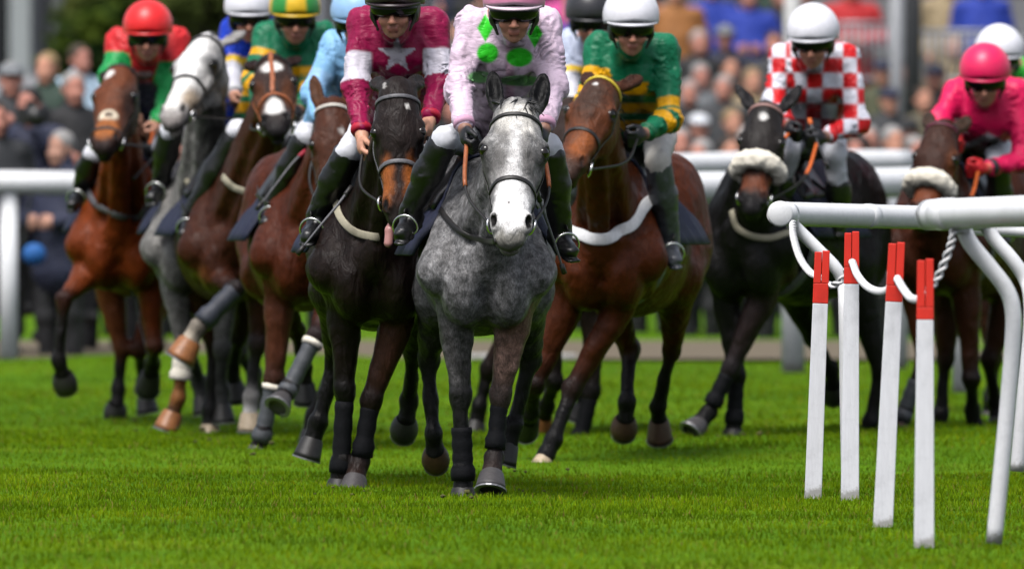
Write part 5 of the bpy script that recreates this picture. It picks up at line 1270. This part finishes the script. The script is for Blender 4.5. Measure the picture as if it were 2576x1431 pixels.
far_rail('lower white rail behind the black horse', [(1500, 470, 63.5), (1760, 472, 64.), (2050, 466, 65.), (2330, 458, 66.), (2700, 452, 67.)], .088, [(2420, 66.2, .055)])
tag(mkobj('kerb_board', *boxm(at(1300, 903, 75.9), V(1, 0, 0), V(0, 1, 0), V(0, 0, 1), .40, .05, .035), PVC, None, False), 'low white board lying along the far edge of the turf', 'board')

# ------------------------------------------------------------------ onlookers
def crowd_templates():
    out = []
    for var in range(3):
        rng = np.random.RandomState(var + 2); th = [.0, .35, -.25][var]
        # frame: x lateral, y back (faces -y), z up, feet at 0
        B = Sdf(); hz = 1.62
        def e(S, c, r, k=.02): S.ell(c, r, None, k)
        e(B, (0, .01, hz + .03), (.075, .095, .09)); e(B, (0, -.025, hz - .04), (.06, .065, .075)); e(B, (0, -.045, hz - .09), (.04, .04, .03)); B.cone((0, -.088, hz - .0), (0, -.108, hz - .045), .009, .013, .01)
        for s in (-1, 1): e(B, (s * .078, .01, hz - .01), (.01, .018, .03), .01); e(B, (s * .03, -.07, hz - .035), (.02, .02, .02))
        B.cone((0, .02, hz - .08), (0, .03, 1.44), .052, .06, .03); B.cone((0, .03, 1.4), (0, .02, .95), .10, .11, .05)
        C = Sdf(); C.ell((0, .02, 1.26), (.21, .14, .26), None, .05); C.cone((0, .02, 1.15), (0, .02, .80), .175, .185, .06, sq=(V(1, 0, 0), 1.15)); C.cone((-.16, .03, 1.41), (.16, .03, 1.41), .075, .075, .05); C.cone((0, .03, 1.43), (0, .015, 1.52), .085, .075, .03)
        T = Sdf()
        for s in (-1, 1):
            sh = V(s * .20, .03, 1.40)
            if var == 0: el, ha = V(s * .27, .05, 1.13), V(s * .22, -.10, .92)
            elif var == 1: el, ha = V(s * .29, .02, 1.15), V(s * .08, -.22, 1.12)
            else: el, ha = V(s * .30, -.10, 1.22), V(s * .09, -.22, 1.50)
            C.cone(sh, el, .075, .065, .04); C.cone(el, el + (ha - el) * .82, .065, .05, .03)
            B.cone(sh, el, .04, .035, .03); B.cone(el, ha, .035, .026, .02); fist(B, ha, nrm(ha - el), V(0, -.3, 1), V(-s, 0, 0), None, 1.1)
            hp = V(s * .09, .02, .92); kn = V(s * .10, -.01 + .03 * th * s, .50); an = V(s * .105, .04, .08)
            B.cone(hp, kn, .07, .05, .03); B.cone(kn, an, .048, .035, .02); e(B, (s * .11, -.04, .04), (.045, .12, .04))
            T.cone(hp + V(0, 0, .04), kn, .105, .078, .03); T.cone(kn, an + V(0, 0, .01), .076, .062, .03)
        T.ell((0, .02, .95), (.17, .135, .12), None, .04)
        hair = Sdf(); hair.ell((0, .025, hz + .045), (.084, .10, .088), None, .02); hair.ell((0, -.09, hz - .03), (.075, .08, .085), None, .01, None, 's')
        cap = Sdf(); cap.ell((0, .012, hz + .065), (.094, .112, .058), None, .02); cap.ell((0, -.085, hz + .048), (.072, .065, .014), None, .015)
        wr = lambda p: -.008 * vnoise(p, .09, var) - .004 * vnoise(p, .03, var + 1)
        shoe = Sdf()
        for s in (-1, 1): shoe.ell((s * .11, -.04, .045), (.055, .14, .05), None, .02)
        out.append(dict(body=B.mesh(.012), coat=C.mesh(.016, wr), trousers=T.mesh(.018, wr), hair=hair.mesh(.012), cap=cap.mesh(.012), shoes=shoe.mesh(.014)))
    ms = []
    for k, tpl in enumerate(out):
        d = {}
        for n_, (vs, fs) in tpl.items():
            me = bpy.data.meshes.new('crowd_' + n_); me.vertices.add(len(vs)); me.vertices.foreach_set('co', vs.astype(np.float32).ravel()); me.loops.add(fs.size); me.loops.foreach_set('vertex_index', fs.astype(np.int32).ravel())
            me.polygons.add(len(fs)); me.polygons.foreach_set('loop_start', np.arange(0, fs.size, 4, dtype=np.int32)); me.update(calc_edges=True); me.polygons.foreach_set('use_smooth', np.ones(len(fs), bool)); me.materials.append(None); d[n_] = me
        ms.append(d)
    return ms
CT = crowd_templates()
CM = {}
def cmat(c, rough=.75):
    k = tuple(round(float(x), 3) for x in c)
    if k not in CM: CM[k] = plain('cloth_%d' % len(CM), k, rough, var=.2, scale=18, bmp=.3)
    return CM[k]
COLS = dict(navy=(.014, .018, .045), black=(.010, .010, .012), charcoal=(.03, .032, .036), green=(.02, .045, .03), tweed=(.10, .085, .05), tan=(.30, .23, .13), grey=(.16, .17, .18), blue=(.010, .035, .30), red=(.42, .012, .015), orange=(.30, .12, .03), white=(.62, .64, .68), paleblue=(.42, .55, .66), cream=(.55, .52, .44), brown=(.08, .045, .025), pink=(.55, .06, .25), olive=(.06, .065, .03))
FACE = [(.50, .22, .16), (.56, .27, .18), (.46, .20, .15), (.52, .28, .20)]
SEEN_LABEL = {}
def person(px, py, D, coat, hat=None, hair='brown', var=0, turn=0, label=None, group='onlookers', trousers='black', sc=1.0, skin=0):
    """head centre seen at (px,py)"""
    h = at(px, py, D); z0 = h[2] - 1.63 * sc
    k_ = SEEN_LABEL[label] = SEEN_LABEL.get(label, 0) + 1
    if k_ > 1: label = label + ', %s from left' % ['', '', 'second', 'third', 'fourth', 'fifth'][min(5, k_)]
    o = empty('person', (h[0], h[1], z0), label or 'onlooker in %s coat' % coat, 'person', group); o.rotation_euler = (0, 0, math.radians(turn)); o.scale = (sc, sc, sc)
    parts = [('body', FACE[skin % 4]), ('coat', COLS[coat]), ('trousers', COLS[trousers]), ('shoes', (.012, .012, .012))] + ([('cap', COLS[hat])] if hat else []) + [('hair', {'brown': (.04, .025, .015), 'grey': (.28, .27, .26), 'black': (.012, .01, .01), 'fair': (.25, .17, .08)}[hair])]
    for n_, c in parts:
        ob = bpy.data.objects.new(n_, CT[var % 3][n_]); COL.objects.link(ob); ob.parent = o
        ob.material_slots[0].link = 'OBJECT'; ob.material_slots[0].material = cmat(c)
    return o
# behind the left rail
LEFT = [(28, 200, 78.5, 'charcoal', 'grey', 'grey', 0, 10, 'red-faced man in flat grey cap at the left edge', 0), (72, 262, 78.0, 'navy', None, 'black', 2, -18, 'photographer in navy jacket raising a camera behind the left rail', 2), (186, 222, 78.8, 'black', None, 'grey', 1, 15, 'red-faced man in black coat beside the bay horse', 0), (118, 172, 84., 'green', None, 'fair', 0, -20, 'fair-haired onlooker in dark green coat behind the photographer', 1),
        (202, 150, 88., 'paleblue', None, 'brown', 0, 30, 'onlooker in pale blue shirt near the hedge', 2), (-10, 300, 77.2, 'charcoal', None, 'brown', 0, 20, 'onlooker half cut off by the left edge', 0), (262, 330, 79.5, 'navy', None, 'black', 1, 0, 'onlooker in navy coat hidden behind the bay horse', 1), (355, 330, 79., 'black', None, 'brown', 0, 0, 'onlooker in black coat between the bay and the light grey horse', 1), (150, 372, 77.0, 'navy', None, 'grey', 1, -35, 'onlooker in navy jacket leaning at the left rail', 3)]
for (px, py, D, ct, hat, hr, var, tn, lb, sk) in LEFT: person(px, py, D, ct, hat, hr, var, tn, lb, 'onlookers behind the left rail', skin=sk)
def press_camera():
    c = at(78, 292, 77.2); root = empty('camera_with_long_lens', c, 'black camera with long lens held by the photographer', 'camera'); x, y, z_ = V(1, 0, 0), V(0, 1, 0), V(0, 0, 1)
    mkobj('camera_body', *boxm(c, x, y, z_, .085, .04, .06), BLACKPL, root, False); mkobj('prism', *boxm(c + z_ * .08, x, y, z_, .035, .035, .022), BLACKPL, root, False)
    d = nrm(V(.15, -1, -.02)); mkobj('lens', *tube([c + d * .04, c + d * .18, c + d * .2, c + d * .34], [.045, .05, .066, .07], 18), BLACKPL, root)
    mkobj('lens_glass', *tube([c + d * .335, c + d * .337], .058, 18), GLASS, root)
press_camera()
b_ = at(86, 640, 76.4); r_ = empty('kit_bag', b_ * V(1, 1, 0), 'bright blue rounded bag in front of dark trousers behind left rail', 'bag')
mkobj('pouch', *uvsph(b_, .08, 24, 14, sc=(1, .7, .95)), plain('blue_bag', (.012, .11, .36), .7), r_); mkobj('strap', *tube(smooth_path([b_ + V(-.07, 0, .04), b_ + V(-.05, .02, .25), b_ + V(.0, .05, .52)], 6), .012, 8), BLACKPL, r_)
rngb = random.Random(9)
HIDDEN_P = {1, 4, 5, 6, 7, 9, 10, 11, 12, 13, 14, 15, 16, 17, 18, 20, 27, 32, 33, 34}
for k, px in enumerate(range(250, 2560, 66)):
    a0, a1, a2, a3, a4, a5, a6, a7, a8 = rngb.uniform(-20, 20), rngb.uniform(-16, 22), rngb.uniform(0, 3.5), rngb.choice(['black', 'black', 'navy', 'charcoal', 'green']), rngb.choice([None, 'charcoal', None]), rngb.choice(['brown', 'grey', 'black']), rngb.randrange(2), rngb.uniform(-30, 30), rngb.randrange(4)
    if k in HIDDEN_P: continue
    wh = 'behind the bright bay horse' if px < 420 else 'behind the light grey horse' if px < 560 else 'behind the dark bay with the star' if px < 730 else 'behind the sky blue jockey and bay' if px < 880 else 'behind the near-black horse' if px < 1060 else 'behind the leading grey horse' if px < 1390 else 'behind the bay with the white girth' if px < 1760 else 'behind the black horse' if px < 2200 else 'behind the marker posts'
    person(px + a0, 372 + a1, 84.5 + a2, a3, a4, a5, a6, a7, '%s-coated, %s onlooker beyond the path, %s' % (a3, 'capped' if a4 else a5 + '-haired', wh), 'onlookers beyond the path', skin=a8)['nid'] = 'P%d' % k
# tiered stand on the right
CONC = plain('concrete', (.20, .20, .205), .9, var=.2, scale=3, bmp=.3)
st = empty('terrace', (6, 110, 0), 'grey concrete terrace steps packed with onlookers', 'terrace')
for i in range(9):
    y0 = 101.5 + i * 1.6; zt = .16 + i * .34
    mkobj('step', *boxm((11.6, y0 + .8, zt / 2), V(1, 0, 0), V(0, 1, 0), V(0, 0, 1), 12., .797, zt / 2), CONC, st, False)
RIGHT = [(1759, 320, 97, 'black', 'white', 'grey', 0, 10, 'red-faced man in white cap and black coat above the white rail', 0), (1843, 308, 97.5, 'black', None, 'fair', 1, 20, 'bareheaded man in black coat beside the man in white cap', 1), (1734, 235, 101, 'black', None, 'grey', 0, 0, 'pale-haired onlooker behind the hooped jockey', 0), (1821, 222, 100.5, 'charcoal', None, 'grey', 0, -10, 'red-faced man above the man in white cap', 0), (1763, 192, 102.5, 'grey', None, 'grey', 1, 10, 'grey-haired onlooker in grey coat on the terrace', 2), (1893, 205, 102, 'tan', None, 'fair', 0, 15, 'onlooker in tan coat behind the black horse', 1), (1839, 174, 103.5, 'brown', None, 'brown', 0, 0, 'brown-coated onlooker on the terrace', 1),
         (1759, 108, 104, 'black', None, 'grey', 0, 10, 'red-faced man in black jacket below the orange coat', 0), (1824, 96, 105.5, 'navy', 'grey', 'grey', 0, 0, 'man in grey cap between the two blue coats', 2), (1947, 112, 105, 'charcoal', None, 'brown', 1, 0, 'onlooker beside the white pole', 0), (2237, 253, 98, 'charcoal', 'navy', 'brown', 0, 15, 'onlooker in navy beanie right of the checked jockey', 1), (2280, 335, 96.5, 'grey', 'black', 'black', 1, -10, 'onlooker in black hat just above the upper white rail', 0), (2187, 352, 97, 'olive', None, 'grey', 0, 0, 'onlooker in olive coat low by the checked jockey', 0), (2353, 195, 100, 'black', 'navy', 'black', 0, -10, 'dark-hatted onlooker left of the hot pink cap', 2), (2219, 183, 102, 'olive', 'navy', 'brown', 0, 0, 'onlooker in navy hat above the beanie wearer', 1), (2324, 250, 99, 'tweed', None, 'brown', 1, 10, 'onlooker in tweed coat near the bay horse ears', 1), (2400, 120, 104, 'tan', None, 'fair', 0, 0, 'onlooker in tan coat above the hot pink cap', 1),
         (1700, -20, 107, 'orange', None, 'brown', 0, 0, 'onlooker in orange coat at the top edge', 1), (1788, -30, 108, 'blue', None, 'brown', 0, 0, 'onlooker in royal blue coat at the top edge', 1), (1884, -8, 107, 'blue', None, 'grey', 1, 0, 'second onlooker in royal blue coat nearer the white pole', 2), (2140, -30, 104.5, 'red', None, 'brown', 1, 0, 'onlooker in bright red jacket above the checked jockey', 0), (2470, -40, 107, 'blue', None, 'grey', 0, 0, 'onlooker in blue jacket at the top right', 1), (2385, -40, 108, 'tan', None, 'grey', 0, 10, 'onlooker in beige coat beside the blue jacket', 1), (1425, -30, 106, 'pink', None, 'brown', 0, 0, 'onlooker in magenta top behind the leading jockey', 1), (1440, 30, 101, 'blue', None, 'fair', 0, 0, 'onlooker in blue coat behind the leading jockey', 1)]
for (px, py, D, ct, hat, hr, var, tn, lb, sk) in RIGHT: person(px, py, D, ct, hat, hr, var, tn, lb, 'onlookers on the right-hand terrace', skin=sk)
rng_ = random.Random(4); used_ = [(p[0], p[1]) for p in RIGHT]
NP = 0; HIDDEN_T = {2, 3, 4, 5, 6, 7, 17, 18, 9, 11, 12, 13, 14, 15, 19, 21, 22, 23, 24, 26, 31, 33, 39, 40, 41, 42}
for row in range(6):
    for px in range(1150, 2640, 62):
        x_ = px + rng_.uniform(-22, 22); D_ = 101.5 + row * 1.6 + .9; py = 347 - (0.16 + row * .34 + 1.63 - 1.47 + rng_.uniform(-.08, .06)) * FPX / D_
        if any(abs(x_ - a) < 58 and abs(py - b) < 46 for a, b in used_) or rng_.random() < (.25 if row < 3 else .5): continue
        if x_ > 2050 and py < 150 : continue
        used_.append((x_, py)); nth = ['front', 'second', 'third', 'fourth', 'fifth', 'sixth'][row]; where = 'behind the leading jockey' if x_ < 1420 else 'behind the hooped jockey' if x_ < 1700 else 'left of the white pole' if x_ < 1990 else 'behind the checked jockey' if x_ < 2250 else 'right of the dark pole'; ct = rng_.choice(['navy', 'black', 'black', 'charcoal', 'charcoal', 'green', 'tweed', 'grey', 'brown', 'olive'])
        ht_, hr_, a1, a2, a3 = rng_.choice([None, None, 'tweed', 'navy', 'charcoal']), rng_.choice(['brown', 'grey', 'black']), rng_.randrange(3), rng_.uniform(-25, 25), rng_.randrange(4); NP += 1
        if NP in HIDDEN_T: continue
        person(x_, py, D_, ct, ht_, hr_, a1, a2, 'blurred onlooker in %s coat, %s, %s terrace row, %s' % (ct, ht_ + ' cap' if ht_ else hr_ + '-haired', nth, where), 'crowd on the terrace', skin=a3)['nid'] = 'T%d' % NP
# crowd barrier, poles and stand front behind the terrace crowd
GALV = plain('galvanised_steel', (.30, .31, .33), .5, metal=.5, var=.2); DARKP = plain('dark_pole', (.015, .016, .02), .6)
def bar_panel(label, x0, x1, y0, y1, D, step=16):
    a = at(x0, y1, D); b = at(x1, y0, D); root = empty('crowd_barrier', V(a[0], D, a[2]), label, 'barrier', 'crowd barriers')
    for z_ in (a[2], b[2]): mkobj('rail', *tube([V(a[0], D, z_), V(b[0], D, z_)], .022, 10), GALV, root)
    n = int((x1 - x0) / step); me = None
    for i in range(n + 1):
        x = a[0] + (b[0] - a[0]) * i / n
        if me is None:
            o = mkobj('bar', *tube([V(x, D, a[2]), V(x, D, b[2])], .014, 6), GALV, root); me = o.data; x00 = x
        else:
            o = bpy.data.objects.new('bar', me); COL.objects.link(o); o.parent = root; o.location = (x - x00, 0, 0)
bar_panel('grey barred barrier below the red jacket', 2085, 2235, 60, 200, 103.2); bar_panel('grey barred barrier beside the dark pole', 2312, 2576, 80, 200, 103.4)
for nm, px, D, r, m, lb, ytop, zb in (('pole', 1994, 99., .075, plain('white_pole', (.62, .62, .60), .5), 'white pole behind the checked jockey', -60, 0), ('pole', 2297, 99.5, .075, DARKP, 'dark pole right of the checked jockey', -60, 0), ('pole', 2256, 100.5, .06, plain('grey_pole', (.42, .43, .45), .5), 'grey pole left of the dark pole', -60, 0)):
    t = at(px, ytop, D); root = empty(nm, (t[0], D, 0), lb, 'pole', 'terrace poles'); mkobj('shaft', *tube([V(t[0], D, zb), V(t[0], D, t[2] + 1.5)], r, 16), m, root); mkobj('base_collar', *tube([V(t[0], D, zb), V(t[0], D, zb + .12)], r * 1.5, 16), m, root)
# grandstand wall at the back
def mat_clad():
    m, nt, b = mat_new('grey_cladding'); oc = objcoord(nt); n = noise(nt, 1.2, 5, .6, oc); r = ramp(nt, n.outputs[0], [(.3, (.14, .148, .165)), (.7, (.21, .215, .235))]); nt.links.new(r.outputs[0], b.inputs['Base Color']); b.inputs['Roughness'].default_value = .7; return m
CLAD = mat_clad()
gs = empty('grandstand', (-8, 132, 0), 'grey ribbed grandstand wall behind the crowd', 'grandstand')
mkobj('wall', *boxm((1.5, 133, 5), V(1, 0, 0), V(0, 1, 0), V(0, 0, 1), 30, .5, 5), plain('stand_wall', (.055, .057, .066), .8, var=.25, scale=1.5), gs, False)
rib = None
for i in range(64):
    x = -13.0 + i * .22
    if rib is None: o = mkobj('rib', *boxm((x, 132.4, 4), V(1, 0, 0), V(0, 1, 0), V(0, 0, 1), .07, .1, 4), CLAD, gs, False); rib = o.data; xr = x
    else: o = bpy.data.objects.new('rib', rib); COL.objects.link(o); o.parent = gs; o.location = (x - xr, 0, 0)
p_ = at(28, 60, 131.); mkobj('window', *boxm((p_[0] - .9, 131.9, 3.3), V(1, 0, 0), V(0, 1, 0), V(0, 0, 1), .85, .1, 1.1), plain('dark_glass', (.012, .012, .018), .2), gs, False)
for s_ in (-1, 1): mkobj('window_frame', *boxm((p_[0] - .9 + s_ * .97, 131.8, 3.3), V(1, 0, 0), V(0, 1, 0), V(0, 0, 1), .12, .14, 1.3), plain('pale_frame', (.34, .37, .37), .7), gs, False)
mkobj('sill', *boxm((p_[0] - .9, 131.7, 2.05), V(1, 0, 0), V(0, 1, 0), V(0, 0, 1), 1.3, .25, .14), plain('pale_sill', (.40, .40, .42), .7), gs, False)
# hedge trees in front of the stand on the left
def leaf_tree(label, px, py, D, rx, rz, c1, c2, seed, n=2600):
    rng = np.random.RandomState(seed); c = at(px, py, D); root = empty('tree', (c[0], D, 0), label, 'tree', 'trees by the stand')
    br = []
    for k in range(9):
        e_ = c + V(rng.uniform(-.7, .7) * rx, rng.uniform(-.5, .5) * rx, rng.uniform(-.6, .7) * rz); br.append(tube(smooth_path([V(c[0], D, max(.2, c[2] - rz)), (c + e_) / 2 - V(0, 0, .2 * rz), e_], 4), np.linspace(.05, .012, 9), 6))
    br.append(tube([V(c[0], D, -.05), V(c[0], D, max(.25, c[2] - rz))], [.11, .06], 8)); mkobj('trunk', *join(br), plain('bark', (.06, .045, .03), .9, bmp=.5), root)
    clump = [c + V(*(np.clip(rng.randn(3), -1.6, 1.6) * V(rx, rx * .7, rz) * .42)) for _ in range(26)]; vs = np.empty((n, 4, 3)); col = np.empty((n, 4, 3))
    for i in range(n):
        k = rng.randint(26); p = clump[k] + rng.randn(3) * min(rx, rz) * .17; d = nrm(rng.randn(3)); a, b = frame_from(d); L_ = rng.uniform(.05, .10); w_ = L_ * .5
        vs[i] = [p - a * L_, p + b * w_, p + a * L_, p - b * w_]; t = np.clip(.5 + .5 * math.sin(k * 2.3) + rng.randn() * .2, 0, 1); col[i] = V(*c1) * (1 - t) + V(*c2) * t
    f = (np.arange(n)[:, None] * 4 + np.arange(4)).astype(int); mkobj('crown', vs.reshape(-1, 3), f, BLADE, root, False, col.reshape(-1, 3))
BLADE = bpy.data.materials['grass_blade']
leaf_tree('leafy yellow-green tree behind the bay horse at the left', 228, 125, 118., .42, .42, (.02, .05, .01), (.11, .16, .02), 1)
leaf_tree('leafy green tree behind the red-capped jockey', 282, 62, 122., .62, .6, (.03, .055, .01), (.10, .13, .03), 2, 3600)
leaf_tree('pale green tree behind the light grey horse', 500, 35, 124., .75, .6, (.05, .075, .015), (.12, .15, .04), 3, 3600)
leaf_tree('low dark bush under the yellow-green tree', 240, 205, 112., .34, .4, (.012, .03, .008), (.03, .06, .015), 4, 1800)
print('env', round(time.time() - T0, 1))
# ------------------------------------------------------------------ whips
whip('black whip hanging beside the leading grey horse', [(1346, 470, -.42), (1372, 545, -.38), (1398, 620, -.34), (1420, 688, -.30)], 47.7)
whip('black whip slanting below the maroon jockey', [(884, 470, -.30), (850, 515, -.36), (800, 575, -.40), (748, 640, -.42)], 48.9)
RH_ = plain('red_whip_grip', (.30, .01, .03), .6)
whip('dark whip with red handle by the sky blue jockey', [(768, 380, -.25), (735, 412, -.3), (690, 470, -.35), (645, 528, -.38)], 54.4, RH_)
whip('thin whip crossing the neck of the left-hand bay', [(412, 365, -.45), (390, 392, -.5), (360, 425, -.52), (334, 452, -.55)], 59.7)
whip('whip with orange handle held by the checked jockey', [(2036, 300, -.36), (2046, 330, -.40), (2062, 372, -.42), (2085, 425, -.42)], 56.4, ORG)
print('all', round(time.time() - T0, 1), 'tris', sum(len(m.loops) - 2 * len(m.polygons) for m in bpy.data.meshes))
